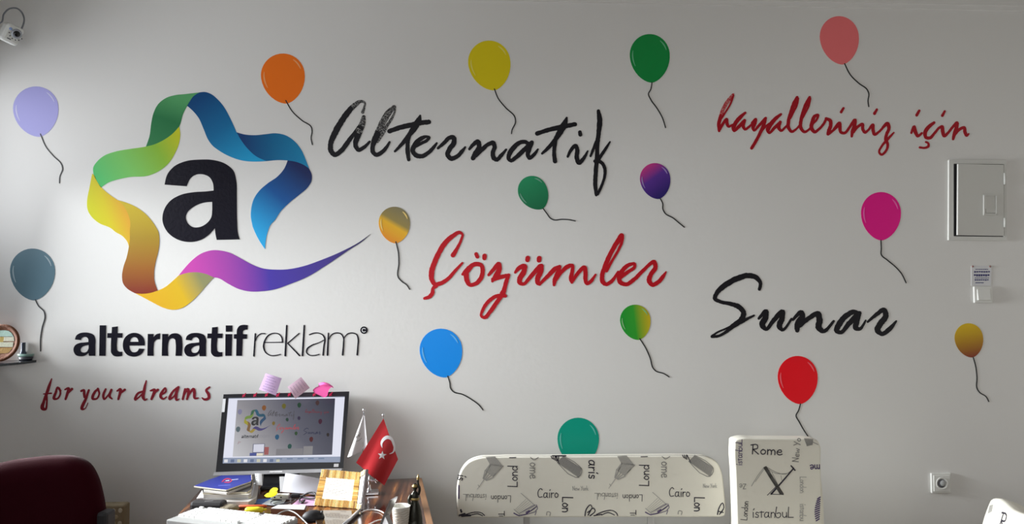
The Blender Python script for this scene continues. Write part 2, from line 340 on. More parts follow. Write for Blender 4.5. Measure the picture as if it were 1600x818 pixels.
# ---------------------------------------------------------------- ribbon star
A = lambda p: cs(p, 110, 130, 6.392); B = lambda p: cs(p, 340, 130, 6.392); Cc = lambda p: cs(p, 110, 230, 6.392); D = lambda p: cs(p, 340, 230, 6.392)
E5 = lambda p: cs(p, 110, 350, 5.844); F5 = lambda p: cs(p, 340, 350, 5.844)
RIB = [
 ('green_ribbon_fold', A([(755,632,1),(790,530),(808,400),(830,300),(880,205),(960,145),(1050,118),(1150,108),(1292,91,1),(1230,130),(1170,222),(1125,310),(1100,400),(1088,432,1),(1020,505),(930,568),(840,610)]),
  [(0,(84,158,100)),(.5,(36,112,66)),(1,(40,120,70))], 195, ((275,150),(250,225))),
 ('lime_ribbon_fold', A([(1088,432,1),(1020,505),(930,568),(840,610),(755,632),(600,655),(450,682),(340,722),(270,778)]) + Cc([(228,205),(235,275),(270,345),(305,402,1),(380,352),(470,322),(600,296),(770,285),(880,240),(980,160),(1045,60)]) + A([(1085,600),(1098,510)]),
  [(0,(70,190,105)),(.35,(120,200,95)),(.7,(140,190,50)),(1,(205,205,30))], 205, ((150,280),(282,205))),
 ('yellow_ribbon_fold', Cc([(218,262,1),(192,400),(167,540),(172,620),(210,690),(280,752),(420,818)]) + E5([(400,62),(480,112),(522,165),(535,205,1),(545,130),(545,40)]) + Cc([(600,780),(570,650),(525,575),(470,525,1),(390,470),(320,410),(270,345),(235,275)]),
  [(0,(212,214,10)),(.45,(222,206,20)),(1,(232,170,45))], 215, ((140,335),(196,318))),
 ('brown_ribbon_fold', Cc([(470,525,1),(560,552),(650,592),(740,655),(810,730),(860,805)]) + E5([(800,60),(813,150),(802,250),(777,350),(765,430),(768,520),(797,605,1),(740,625),(650,635),(590,630,1),(520,588),(482,540),(472,480),(485,390),(515,300),(530,230),(543,140),(545,40)]) + Cc([(600,780),(570,650),(525,575)]),
  [(0,(205,180,40)),(.35,(172,140,35)),(.7,(160,100,35)),(1,(135,45,38))], 208, ((222,322),(222,460))),
 ('golden_ribbon_fold', E5([(595,632,1),(700,632),(800,605),(870,570),(940,512),(988,468,1),(1060,446),(1150,438),(1240,455),(1310,485,1),(1250,550),(1180,632),(1090,718),(1010,768),(930,781),(850,762),(750,713),(660,665)]),
  [(0,(238,185,40)),(.55,(232,190,40)),(1,(150,150,105))], 212, ((240,470),(312,432))),
 ('purple_ribbon_tail', E5([(988,468,1),(1040,405),(1110,330),(1200,265),(1300,237),(1370,240)]) + F5([(110,260),(200,305),(300,360),(400,400),(520,414),(640,411),(780,384),(950,325),(1150,240),(1290,165),(1397,88,1),(1330,150),(1200,235),(1000,370),(820,480),(650,550),(520,595),(400,612),(280,612),(190,590),(100,545),(0,490)]) + E5([(1310,485,1),(1240,455),(1150,438),(1060,446)]),
  [(0,(205,75,178)),(.2,(165,72,172)),(.42,(72,55,165)),(.75,(64,48,140)),(1,(34,28,70))], 205, ((300,408),(578,380))),
 ('blue_ribbon_fold', A([(1292,91,1),(1340,87),(1400,105),(1470,160),(1530,230),(1590,335)]) + B([(160,420),(190,490,1),(230,560),(300,652),(390,732),(490,777,1),(400,782),(250,772),(120,730),(0,662)]) + A([(1430,632),(1380,570),(1330,455),(1280,345),(1220,272),(1165,224,1),(1185,195),(1230,130)]),
  [(0,(6,66,118)),(.45,(10,100,150)),(1,(28,150,200))], 192, ((318,150),(395,250))),
 ('teal_blue_ribbon_fold', B([(190,490,1),(270,511),(380,518),(480,508),(580,499),(680,520),(770,580),(840,670),(880,760)]) + D([(915,213,1),(860,175),(790,147),(700,131,1),(600,128)]) + B([(490,777,1),(390,732),(300,652),(230,560)]),
  [(0,(12,52,104)),(.45,(8,92,136)),(1,(20,122,165))], 185, ((380,230),(480,230))),
 ('navy_ribbon_tail', D([(700,131,1),(790,147),(860,175),(915,213,1),(940,270),(938,335),(900,400),(820,470),(720,550),(630,640),(565,735)]) + F5([(488,0),(455,80),(440,150),(433,228,1),(390,165),(340,70),(312,0)]) + D([(350,790),(333,700),(335,620),(360,520),(420,430),(500,360),(600,290),(670,205)]),
  [(0,(22,36,84)),(.45,(18,80,145)),(1,(40,158,215))], 188, ((478,270),(402,365))),
]
star = empty('ribbon_star_logo', W(310, 315), 'large folded rainbow ribbon star sticker with a black letter a', 'wall sticker')
for nm, o_, stops, wl, gd in RIB:
    mb = MB(); ol = outline(o_, 5); plate(mb, [ol], Wp, WOFF, grad_mat(nm, [(p, alb(c, wl, .62)) for p, c in stops]), gd)
    mb.build(nm, star); SCREEN_SHAPES.append((ol, stops[len(stops) // 2][1], wl))
BA = [cs([(88,298,1),(108,220),(165,152),(260,110),(370,98),(480,102),(580,135),(640,190),(660,260),(665,400),(668,600),(675,690),(688,735,1),(505,739,1),(495,695),(490,645,1),(450,690),(380,738),(290,756),(190,735),(110,675),(72,590),(80,510),(130,430),(210,382),(320,358),(420,352),(480,345,1),(475,290),(450,242),(400,217),(340,218),(295,248),(275,285),(265,311,1)],240,230,5.1125),
      cs([(468,435,1),(400,442),(320,475),(270,520),(258,560),(270,600),(310,635),(360,638),(420,610),(460,560),(468,500)],240,230,5.1125)]
mb = MB(); LO = [outline(l, 5) for l in BA]; plate(mb, LO, Wp, WOFF, M_vinyl); mb.build('letter', star, label='big black letter a inside the ribbon star')
SCREEN_SHAPES.append((LO[0], (20, 20, 26), 200)); SCREEN_SHAPES.append((LO[1], (205, 205, 205), 200))

# bold word
S1 = lambda p: cs(p, 100, 495, 10); S2 = lambda p: cs(p, 250, 495, 10)
sa = [[(172,350,1),(192,290),(245,253),(320,240),(400,248),(460,275),(488,330),(490,450),(490,605,1),(390,605,1),(385,560,1),(340,595),(260,612),(190,595),(155,545),(150,490),(180,435),(240,405),(320,395),(382,388,1),(380,345),(355,315),(320,308),(285,322),(262,358,1)],
      [(385,435,1),(330,445),(275,475),(258,505),(270,540),(310,553),(355,540),(382,495)]]
tt = [[(750,155,1),(840,145,1),(838,250,1),(915,250,1),(912,322,1),(835,322,1),(828,480),(835,520),(860,538),(912,540,1),(910,605,1),(840,615),(780,605),(740,560),(733,480),(738,325,1),(675,325,1),(680,250,1),(745,250,1)]]
BOLD = [[S1(l) for l in sa], [S1([(558,128,1),(660,128,1),(650,605,1),(550,605,1)])], [S1(l) for l in tt],
  [S1([(1260,445,1),(1020,445,1),(1030,500),(1060,540),(1100,550),(1150,530),(1172,490,1),(1258,495,1),(1225,560),(1160,605),(1080,618),(990,590),(935,520),(920,430),(940,340),(1000,275),(1090,245),(1180,265),(1240,320),(1262,390)]), S1([(1030,385,1),(1045,340),(1095,312),(1145,330),(1165,385,1)])],
  [S1([(1310,262,1),(1400,262,1),(1400,315,1),(1440,270),(1502,252,1),(1500,345,1),(1450,350),(1415,385),(1403,440),(1400,605,1),(1303,605,1)])],
  [S2([(35,262,1),(128,262,1),(128,310,1),(165,270),(220,252),(290,262),(335,305),(347,370),(342,605,1),(242,605,1),(245,400),(235,350),(195,330),(150,350),(132,400),(128,605,1),(28,605,1)])],
  [[(x + 22.9 + 15 - 0 + 135 - 0, y + .6) + tuple(r) for x, y, *r in S1(l)] for l in sa],
  [[(x + 156.3, y + .6) + tuple(r) for x, y, *r in S1(l)] for l in tt],
  [S2([(1022,265,1),(1128,265,1),(1118,605,1),(1020,605,1)]), S2([(1028,130,1),(1132,130,1),(1130,228,1),(1028,228,1)])],
  [S2([(1190,605,1),(1195,340,1),(1152,335,1),(1155,268,1),(1198,265,1),(1205,190),(1245,135),(1310,120),(1372,125,1),(1368,195,1),(1330,198),(1300,215),(1295,265,1),(1362,268,1),(1358,338,1),(1292,340,1),(1282,605,1)])]]
WORDS = [('alternatif', 'heavy black lowercase word alternatif under the ribbon star')]
e = empty('wall_lettering', W(250, 535), 'heavy black word alternatif in lowercase under the ribbon star', 'lettering', 'vinyl words on the wall')
for gi, g in enumerate(BOLD):
    mb = MB(); ls = [outline(l, 5) for l in g]
    if gi == 8:
        plate(mb, [ls[0]], Wp, WOFF, M_vinyl); md = MB(); plate(md, [ls[1]], Wp, WOFF, M_vinyl); md.build('letter_dot', e)
    else: plate(mb, ls, Wp, WOFF, M_vinyl)
    mb.build('letter', e); SCREEN_SHAPES.append((ls[0], (40, 40, 52), 200))

def dry(name, dark, pale):
    m = mat(name, dark, .5, spec=.3); nt = m.node_tree; tc = nt.nodes.new('ShaderNodeTexCoord'); mp = nt.nodes.new('ShaderNodeMapping'); mp.inputs['Rotation'].default_value = (0, .55, 0); mp.inputs['Scale'].default_value = (110, 110, 420)
    n = nt.nodes.new('ShaderNodeTexNoise'); n.inputs['Scale'].default_value = 1; n.inputs['Detail'].default_value = 3; r = nt.nodes.new('ShaderNodeValToRGB')
    r.color_ramp.elements[0].position = .50; r.color_ramp.elements[0].color = dark; r.color_ramp.elements[1].position = .62; r.color_ramp.elements[1].color = pale
    nt.links.new(tc.outputs['Object'], mp.inputs['Vector']); nt.links.new(mp.outputs['Vector'], n.inputs['Vector']); nt.links.new(n.outputs['Fac'], r.inputs['Fac']); nt.links.new(r.outputs['Color'], nt.nodes['Principled BSDF'].inputs['Base Color'])
    return m
M_dryk = dry('dry_black_brush', (.010, .009, .012, 1), (.50, .49, .47, 1)); M_dryr = dry('dry_red_brush', alb((128, 6, 22), 150), (.62, .50, .46, 1))
def word(label, letters, m, ctr, rough=.0, cat='lettering', scr=None, drys=()):
    e = empty('wall_lettering', W(*ctr), label, cat, 'vinyl words on the wall')
    for li, st in enumerate(letters):
        mb = MB()
        for i, s in enumerate(st):
            dot = i > 0 and len(s) == 2 and math.dist(s[0][:2], s[1][:2]) < 8.5
            if dot: md = MB(); stroke(md, s, Wp, WOFF, m, 7, rough); md.build('letter_dot', e); continue
            stroke(mb, s, Wp, WOFF * (1 + .15 * i), {(a_, b_): k_ for a_, b_, k_ in drys}.get((li, i), m), 7, rough)
        mb.build('letter', e)
    if scr: SCREEN_SHAPES.append(('strokes', letters, scr))
    return e
q = lambda p: csw(p, 380, 495, 7.273)
RK = [[q([(138,190,16),(130,310,16),(122,440,18)]), q([(140,270,8),(165,215,12),(205,188,12),(248,188,14)])],
 [q([(235,288,10),(340,287,10),(448,285,12)]), q([(448,285,16),(437,228,14),(400,190,12),(350,183,12),(290,205,14),(245,270,16),(232,330,18),(255,400,14),(310,435,12),(370,435,12),(425,422,10)])],
 [q([(495,97,18),(478,437,20)]), q([(635,185,12),(505,297,12)]), q([(505,297,12),(640,437,16)])],
 [q([(694,97,18),(674,435,20)])],
 [q([(752,200,12),(800,183,14),(860,182,12),(905,205,14),(925,240,16),(917,330,16),(908,430,18)]), q([(918,260,8),(860,290,10),(780,320,14),(725,365,16),(720,400,14),(750,430,12),(810,435,12),(865,422,10)])],
 [q([(968,183,14),(957,430,20)]), q([(975,250,8),(1005,200,12),(1060,180,14),(1110,190,14),(1138,230,14),(1140,300,16),(1130,428,20)]), q([(1145,240,8),(1180,195,12),(1240,180,14),(1290,200,14),(1305,240,16),(1303,330,16),(1295,428,18)])]]
e = word('thin black word reklam in lowercase, beside the heavy word', RK, M_vinyl, (477, 537), 0, scr=(110, 110, 120))
mb = MB(); plate(mb, [disc(568.7, 515.4, 5.8)], Wp, WOFF, M_vinyl); c_ = mb.build('copyright_mark', e, label='small round black copyright mark with white c')
mb = MB(); stroke(mb, [(568.7 + 2.9 * math.cos(a), 515.4 + 2.9 * math.sin(a), 1.0) for a in [math.radians(40 + 28 * k) for k in range(11)]], Wp, WOFF2, M_paper); mb.build('letter', c_)

p1 = lambda p: csw(p, 500, 140, 6.2917); p2 = lambda p: csw(p, 660, 170, 6.2917); p3 = lambda p: csw(p, 820, 160, 5.1125)
ALT = [
 [p1([(420,222,34),(436,170,22),(440,130,20),(405,115,30),(350,145,46),(280,215,56)]), p1([(300,190,54),(280,215,56),(200,330,60),(140,440,62),(105,530,52),(108,600,50),(145,640,46),(200,608,48),(270,520,46),(340,425,36),(400,340,30)]), p1([(430,268,38),(415,340,62),(388,395,72)]), p1([(392,385,70),(378,430,66),(362,480,56),(350,550,46),(380,592,40),(430,568,36),(488,512,24)])],
 [p1([(565,510,30),(610,440,34),(665,345,30),(712,270,24),(735,205,22),(725,172,40)]), p1([(728,172,42),(675,225,58),(605,350,66),(560,445,62)]), p1([(565,435,60),(540,490,60),(518,560,44),(520,610,44),(552,640,42),(600,620,42),(650,570,34),(684,515,22)])],
 [p1([(682,408,44),(780,374,48),(900,346,50),(1000,325,48),(1070,318,46)]), p1([(985,255,20),(970,300,56),(930,370,66),(880,440,46),(810,530,38),(736,606,22)]), p1([(878,440,46),(862,520,40),(862,600,44),(872,688,34)])],
 [p1([(925,565,30),(1000,525,32),(1055,495,32),(1074,470,28),(1045,462,30),(990,482,44),(932,545,50),(912,600,46),(940,642,46),(1000,654,44),(1060,622,38),(1110,575,36),(1148,525,20)])],
 [p1([(1160,575,26),(1220,522,38),(1275,472,42),(1310,468,46),(1316,520,50),(1275,580,48),(1255,640,46),(1288,676,46),(1340,660,42),(1400,600,36),(1428,565,20)])],
 [p2([(462,395,26),(500,350,38),(545,322,46),(558,365,46),(520,440,52),(497,485,44)]), p2([(525,455,46),(590,395,44),(650,347,40),(695,335,46),(710,375,42),(692,430,44),(702,482,46),(727,500,40),(770,462,38),(823,400,22)])],
 [p2([(1045,345,36),(1010,325,40),(965,328,42),(905,372,48),(860,432,48),(848,488,40),(866,508,36),(920,475,42),(980,420,46),(1040,362,40),(1075,330,40)]), p2([(1075,330,42),(1050,392,46),(1036,450,42),(1050,483,36),(1095,452,36),(1135,398,20)])],
 [p2([(1128,242,44),(1220,212,44),(1340,182,48),(1420,166,46),(1500,152,42)]), p2([(1418,88,22),(1400,140,56),(1345,240,62),(1300,310,42),(1240,380,38),(1177,438,24)]), p2([(1308,310,40),(1297,390,38),(1295,460,40),(1304,515,42)])],
 [p3([(343,432,20),(368,382,28),(405,345,32),(418,375,34),(415,440,36),(432,482,36),(465,452,30),(502,388,14)]), p3([(440,238,32),(443,257,32)])],
 [p3([(588,68,28),(598,140,42),(590,240,38),(580,330,34),(576,450,36),(566,560,34),(563,660,34),(570,738,24)]), p3([(575,300,22),(548,370,24),(525,428,18)]), p3([(680,315,14),(645,370,24),(600,437,28),(575,475,36)]), p3([(560,468,28),(600,472,28),(634,512,28),(640,570,24),(615,660,22),(582,732,22)])]]
word('large black brush script word Alternatif with dry strokes', ALT, M_vdark, (732, 232), .08, scr=(70, 68, 72), drys=[(0, 0, M_dryk), (0, 2, M_dryk), (1, 0, M_dryk), (1, 1, M_dryk)])
p4 = lambda p: csw(p, 650, 350, 5.1125); p5 = lambda p: csw(p, 790, 350, 5.111)
COZ = [
 [p4([(295,247,38),(330,190,26),(360,125,22),(370,80,20),(345,66,28),(300,90,34),(240,140,40),(190,215,40),(150,300,42),(125,380,44),(126,440,38),(152,480,34),(190,474,34),(250,440,30),(310,375,26),(370,310,18)]), p4([(160,490,36),(135,515,26),(130,550,34),(105,580,30),(68,592,24)])],
 [p4([(372,400,22),(420,350,34),(478,318,36),(520,328,34),(532,380,34),(515,435,36),(470,478,32),(430,484,32),(405,440,40),(402,390,42),(440,340,34)]), p4([(480,238,30),(490,260,30)]), p4([(548,252,36),(546,272,34)])],
 [p4([(580,405,22),(620,360,32),(662,318,36),(666,355,38),(640,410,44),(610,455,22)]), p4([(615,440,34),(690,418,34),(742,405,24)]), p4([(738,408,30),(720,460,34),(702,530,38),(692,560,46),(712,572,30)]), p4([(700,568,34),(640,575,30),(580,615,30),(535,680,26),(523,735,22),(545,745,28),(590,700,32),(640,630,34),(680,575,34)])],
 [p5([(76,385,20),(110,348,36),(152,333,36),(145,380,42),(115,430,42),(112,465,38),(137,478,28),(190,430,32),(250,362,36),(283,332,38),(283,370,40),(256,430,42),(258,470,34),(272,480,24)]), p5([(177,270,38),(174,286,36)]), p5([(269,272,40),(266,288,38)])],
 [p5([(272,478,22),(340,410,32),(400,352,34),(430,335,22)]), p5([(430,340,32),(420,380,36),(392,450,36),(386,485,22)]), p5([(400,440,32),(450,377,30),(508,332,34),(530,328,28),(529,390,32),(522,440,34),(528,465,22)]), p5([(532,458,24),(580,387,30),(630,345,34),(638,390,34),(637,440,34),(650,475,28),(680,455,28),(718,402,16)])],
 [p5([(925,93,44),(880,160,38),(830,250,38),(790,350,38),(770,410,36),(776,460,36),(800,480,30),(840,460,30),(898,378,16)]), p5([(805,372,26),(845,300,22),(893,220,22),(930,130,26),(932,95,30)])],
 [p5([(915,425,34),(980,378,28),(1030,338,26),(1030,318,24),(990,322,30),(935,367,36),(905,420,36),(915,463,36),(960,480,32),(1020,445,32),(1080,387,30),(1140,328,26)])],
 [p5([(1130,338,26),(1185,300,34),(1196,345,36),(1160,400,36),(1146,450,40),(1170,484,34),(1215,464,34),(1260,412,28),(1281,380,12)])]]
word('red brush script word with cedilla and dotted vowels in the wall centre', COZ, M_vred, (855, 432), .07, scr=(170, 60, 66))
p6 = lambda p: csw(p, 1100, 130, 6.2917); p7 = lambda p: csw(p, 1290, 130, 6.2917)
HAY = [
 [p6([(285,112,26),(240,170,36),(190,250,36),(162,330,36)]), p6([(164,325,36),(145,400,36),(148,468,26)]), p6([(165,350,24),(220,270,18),(265,190,18),(288,122,20)]), p6([(155,450,30),(190,390,28),(222,352,28),(225,390,34),(240,425,26),(278,408,20)])],
 [p6([(405,290,24),(360,330,38),(310,390,40),(288,440,40),(295,468,24),(340,428,34),(390,372,30)]), p6([(398,365,32),(385,420,34),(402,452,26),(440,430,24),(478,392,20)])],
 [p6([(470,390,22),(508,352,28),(500,390,36),(482,440,34),(490,463,24),(540,415,28),(603,345,28)]), p6([(606,342,26),(590,400,34),(560,470,34),(520,550,32),(468,637,32)]), p6([(560,475,22),(600,430,20),(640,395,18)])],
 [p6([(755,305,26),(700,350,38),(652,410,42),(627,460,40),(640,488,24),(690,440,32),(745,387,30)]), p6([(748,382,32),(735,440,34),(757,466,26),(800,430,22),(830,402,20)])],
 [p6([(915,138,28),(890,190,40),(852,290,34),(830,370,34),(832,440,34),(862,475,28),(900,455,22),(940,412,20)]), p6([(850,345,18),(882,280,18),(910,220,22),(921,150,28)])],
 [p6([(1038,138,28),(1010,195,38),(972,290,34),(952,370,34),(952,440,34),(987,478,28),(1030,455,22),(1065,412,20)]), p6([(970,340,18),(1002,280,18),(1030,220,20),(1041,150,26)])],
 [p6([(1062,400,28),(1110,352,22),(1120,312,26),(1090,322,32),(1065,380,38),(1057,440,38),(1087,478,32),(1130,450,26),(1180,392,26),(1200,352,26)])],
 [p6([(1200,347,30),(1240,367,36),(1245,410,36),(1225,470,36),(1216,503,24),(1260,470,26),(1320,420,20)])],
 [p7([(80,450,22),(138,392,32),(140,430,34),(152,483,30),(182,490,28),(230,440,26)]), p7([(152,283,28),(175,245,24)])],
 [p7([(230,440,26),(290,362,34),(285,410,36),(262,480,34),(256,522,24)]), p7([(272,480,28),(312,430,28),(363,402,30),(365,450,32),(387,483,28),(420,458,22)])],
 [p7([(420,460,22),(465,407,30),(465,450,34),(482,503,30),(520,480,24),(560,440,24)]), p7([(480,298,30),(503,258,24)])],
 [p7([(560,437,26),(608,397,38),(622,440,34),(600,500,32),(590,550,32),(610,600,28),(595,660,24),(545,700,24),(527,680,22),(550,620,22),(600,560,28),(670,485,16)])]]
word('crimson script word hayalleriniz high on the right of the wall', HAY, M_vred2, (1256, 195), .06, scr=(110, 40, 50), drys=[(0, 0, M_dryr)])
ICN = [
 [p7([(842,488,22),(870,427,32),(880,470,36),(907,518,30),(945,490,22)]), p7([(895,313,30),(920,270,26)])],
 [p7([(1065,387,28),(1010,432,38),(977,490,38),(987,533,32),(1020,538,32),(1070,490,26),(1110,440,24)]), p7([(985,577,20),(1008,590,22),(1010,618,26),(970,635,22),(925,630,22)])],
 [p7([(1110,440,24),(1145,427,32),(1150,470,36),(1167,518,32),(1200,490,26),(1240,440,26)]), p7([(1147,318,28),(1170,275,22)])],
 [p7([(1240,440,26),(1293,387,30),(1285,440,38),(1262,510,34),(1253,548,26)]), p7([(1272,500,28),(1320,450,30),(1363,437,30),(1370,480,34),(1387,513,28),(1405,498,18)])]]
word('crimson script word icin with cedilla, short, left above the electrical panel', ICN, M_vred2, (1470, 205), .06, scr=(110, 40, 50))
p8 = lambda p: csw(p, 1090, 410, 4.706)
SUN = [
 [p8([(454,195,24),(462,155,26),(428,108,36),(370,95,40),(290,117,42),(200,167,42),(140,225,34),(127,265,30),(170,288,26),(250,305,32),(310,330,38),(338,370,38),(320,420,42),(260,465,36),(200,515,22),(150,540,20),(105,543,22)]), p8([(105,540,18),(145,512,14),(195,490,14),(240,470,16)]), p8([(320,440,22),(360,415,22),(415,388,14)])],
 [p8([(450,410,20),(503,357,34),(500,400,42),(475,460,42),(500,488,28),(560,422,34),(623,362,38),(620,410,42),(602,470,40),(620,493,26),(690,415,20)])],
 [p8([(700,420,18),(763,367,38),(770,390,44),(733,460,46),(732,498,32)]), p8([(750,460,38),(820,407,34),(885,377,42),(896,420,46),(892,480,46),(920,503,34),(1000,430,18)])],
 [p8([(1185,372,26),(1148,362,34),(1090,392,40),(1042,450,44),(1023,500,38),(1045,513,30),(1110,450,38),(1178,377,34)]), p8([(1190,370,30),(1167,440,42),(1162,480,38),(1187,488,28),(1235,425,14)])],
 [p8([(1250,435,16),(1320,377,30),(1368,347,36),(1384,390,42),(1342,450,44),(1322,495,42),(1352,523,32),(1410,488,34),(1460,430,14)])]]
word('black brush script word Sunar above the red balloon', SUN, M_vdark, (1255, 478), .08, scr=(40, 42, 66))
p9 = lambda p: csw(p, 50, 580, 5.517)
FOR = [
 [p9([(170,62,10),(150,120,24),(127,190,26),(102,260,24),(92,318,32),(115,325,22),(128,270,16),(126,200,18)]), p9([(100,193,10),(168,187,13)])],
 [p9([(245,165,20),(222,137,18),(206,180,22),(192,235,22),(215,235,16),(245,190,16),(236,142,14)])],
 [p9([(285,155,14),(315,145,24),(305,190,24),(290,237,20)]), p9([(310,185,18),(345,150,22)])]]
YOU = [
 [p9([(425,168,20),(447,160,20),(450,190,24),(452,222,16)]), p9([(490,160,18),(470,220,22),(436,325,20),(455,320,10),(482,270,7)])],
 [p9([(572,150,16),(545,172,22),(526,235,22),(555,235,16),(580,190,16),(568,148,20)])],
 [p9([(635,152,18),(615,215,22),(622,237,18),(652,210,14),(685,157,16)]), p9([(685,157,20),(670,215,22),(690,235,12)])],
 [p9([(733,168,12),(760,152,24),(745,237,20)]), p9([(755,190,18),(800,157,22)])]]
DRE = [
 [p9([(955,172,18),(915,187,20),(890,242,20),(915,227,14),(952,190,14)]), p9([(985,80,12),(967,160,26),(961,228,26),(975,245,16),(992,235,10)])],
 [p9([(1020,165,12),(1055,157,26),(1030,237,20)]), p9([(1045,190,18),(1085,157,22)])],
 [p9([(1110,202,14),(1155,167,16),(1150,142,14),(1125,170,22),(1111,220,24),(1130,236,16),(1160,217,10)])],
 [p9([(1252,140,18),(1217,170,20),(1187,237,22),(1215,222,14),(1258,145,22)]), p9([(1262,135,22),(1241,210,26),(1247,245,18),(1270,235,8)])],
 [p9([(1320,152,20),(1300,237,20)]), p9([(1305,210,16),(1345,152,24),(1350,177,26),(1336,237,18)]), p9([(1345,210,16),(1395,152,24),(1400,177,26),(1405,230,20),(1435,227,10)])],
 [p9([(1530,135,16),(1502,160,20),(1522,195,26),(1525,225,24),(1487,240,20),(1467,227,12)])]]
word('small maroon script word for, nearest the chair at left', FOR, M_vmar, (87, 615), .04, scr=(150, 110, 118))
word('small maroon script word your, in the slogan left of the monitor', YOU, M_vmar, (160, 613), .04)
word('small maroon script word dreams, ending just left of the monitor', DRE, M_vmar, (270, 610), .04)

# ---------------------------------------------------------------- handwriting glyphs for printed fabric
GL = {'a': ([[(.4,.45),(.2,.5),(.05,.25),(.12,.02),(.28,.05),(.4,.3)],[(.42,.5),(.4,.1),(.48,0)]],.56), 'b': ([[(.05,1),(.05,.0),(.25,.0),(.4,.22),(.3,.45),(.06,.38)]],.5),
 'C': ([[(.5,.8),(.35,.95),(.12,.75),(.05,.38),(.18,.04),(.5,.1)]],.6), 'd': ([[(.4,.4),(.2,.5),(.05,.25),(.15,0),(.38,.12)],[(.44,1),(.42,.0)]],.56),
 'e': ([[(.05,.28),(.36,.32),(.3,.5),(.1,.42),(.05,.15),(.2,0),(.4,.08)]],.48), 'i': ([[(.1,.5),(.1,0)],[(.12,.72),(.18,.84)]],.24), 'k': ([[(.05,1),(.05,0)],[(.35,.5),(.08,.25)],[(.08,.25),(.4,0)]],.48),
 'L': ([[(.08,1),(.05,.02)],[(.05,.02),(.48,.02)]],.56), 'm': ([[(.05,.5),(.05,0)],[(.05,.35),(.2,.5),(.3,.35),(.3,0)],[(.3,.35),(.45,.5),(.55,.35),(.55,0)]],.66),
 'n': ([[(.05,.5),(.05,0)],[(.05,.35),(.22,.5),(.36,.35),(.36,0)]],.47), 'N': ([[(.05,0),(.05,.9)],[(.05,.9),(.45,.05)],[(.45,.05),(.45,.95)]],.58), 'o': ([[(.2,.5),(.05,.28),(.15,.02),(.33,.08),(.38,.35),(.2,.5)]],.48),
 'P': ([[(.05,0),(.08,.95)],[(.02,.9),(.4,.92),(.42,.62),(.08,.48)]],.52), 'r': ([[(.05,.5),(.05,0)],[(.05,.3),(.18,.48),(.32,.46)]],.36), 'R': ([[(.08,0),(.1,.95)],[(-.05,.9),(.4,.92),(.42,.6),(.1,.48)],[(.1,.48),(.5,0)]],.6),
 's': ([[(.32,.45),(.12,.5),(.08,.34),(.3,.2),(.25,.02),(.03,.06)]],.4), 't': ([[(.15,.6),(.15,.02)],[(0,.5),(.34,.52)]],.36), 'u': ([[(.05,.5),(.08,.1),(.22,.0),(.36,.15),(.38,.5)],[(.38,.5),(.4,0)]],.48),
 'w': ([[(.03,.5),(.14,.02),(.28,.4),(.4,.02),(.54,.5)]],.6), 'Y': ([[(.02,.95),(.22,.5)],[(.45,.95),(.15,0)]],.5), ' ': ([],.28), 'Z': ([[(0,.7),(.4,.7)],[(.4,.7),(0,0)],[(0,0),(.42,.02)]],.5), 'l': ([[(.06,1),(.06,.1),(.18,0)]],.24)}
def text(s, cx, cy, h, rot, wd, sx=1.0):
    tot = sum(GL[c][1] for c in s); out = []; x = -tot / 2; r = math.radians(rot); c_, s_ = math.cos(r), math.sin(r)
    for ch in s:
        for st in GL[ch][0]:
            pp = []
            for a, b in st: X, Y = (x + a) * h * sx, (.42 - b) * h; pp.append((cx + X * c_ - Y * s_, cy + X * s_ + Y * c_, wd))
            out.append(pp)
        x += GL[ch][1]
    return out
def fab_print(parent, P, off, items):            # items: (material, strokes) printed on one face
    by = {}
    for m, sts in items: by.setdefault(m.name, (m, []))[1].extend(sts)
    for nm, (m, sts) in by.items():
        mb = MB()
        for s in sts: stroke(mb, s, P, Vector((0, 0, 0)), m, 3, 0, True)
        for v in mb.v: v += off
        mb.build('fabric_print', parent, label='%s printed words and sketches' % nm.split('_')[0], kind='stuff')
PK = mat('dark_ink', (.035, .03, .045, 1), .8); PG = mat('grey_ink', (.27, .26, .245, 1), .8); PM = mat('mid_ink', (.40, .385, .36, 1), .8); PP = mat('purple_ink', (.09, .06, .16, 1), .8); PL = mat('pale_ink', (.40, .39, .37, 1), .8)
M_fab = mat('cream_upholstery', (.80, .77, .68, 1), .6, spec=.3, bump=(30, .12, .004))

def tower(cx, cy, k=1.0):                        # sketched tower pointing down-left
    o = []
    for i in range(9): t = i / 8; o.append([(cx + 8 - 26 * t * .75 - 9 * (1 - t) * .9, cy - 18 + 40 * t * .8 - 4, 1.6), (cx + 8 - 26 * t * .75 + 12 * (1 - t) + 3, cy - 18 + 40 * t * .8 + 4 * (1 - t), 1.6)])
    return o
def fill_quad(a, b, c, d, n, wd):                # hatch between edge a-b and edge d-c
    o = []
    for i in range(n + 1):
        t = i / n; o.append([(a[0] + (b[0] - a[0]) * t, a[1] + (b[1] - a[1]) * t, wd), (d[0] + (c[0] - d[0]) * t, d[1] + (c[1] - d[1]) * t, wd)])
    return o
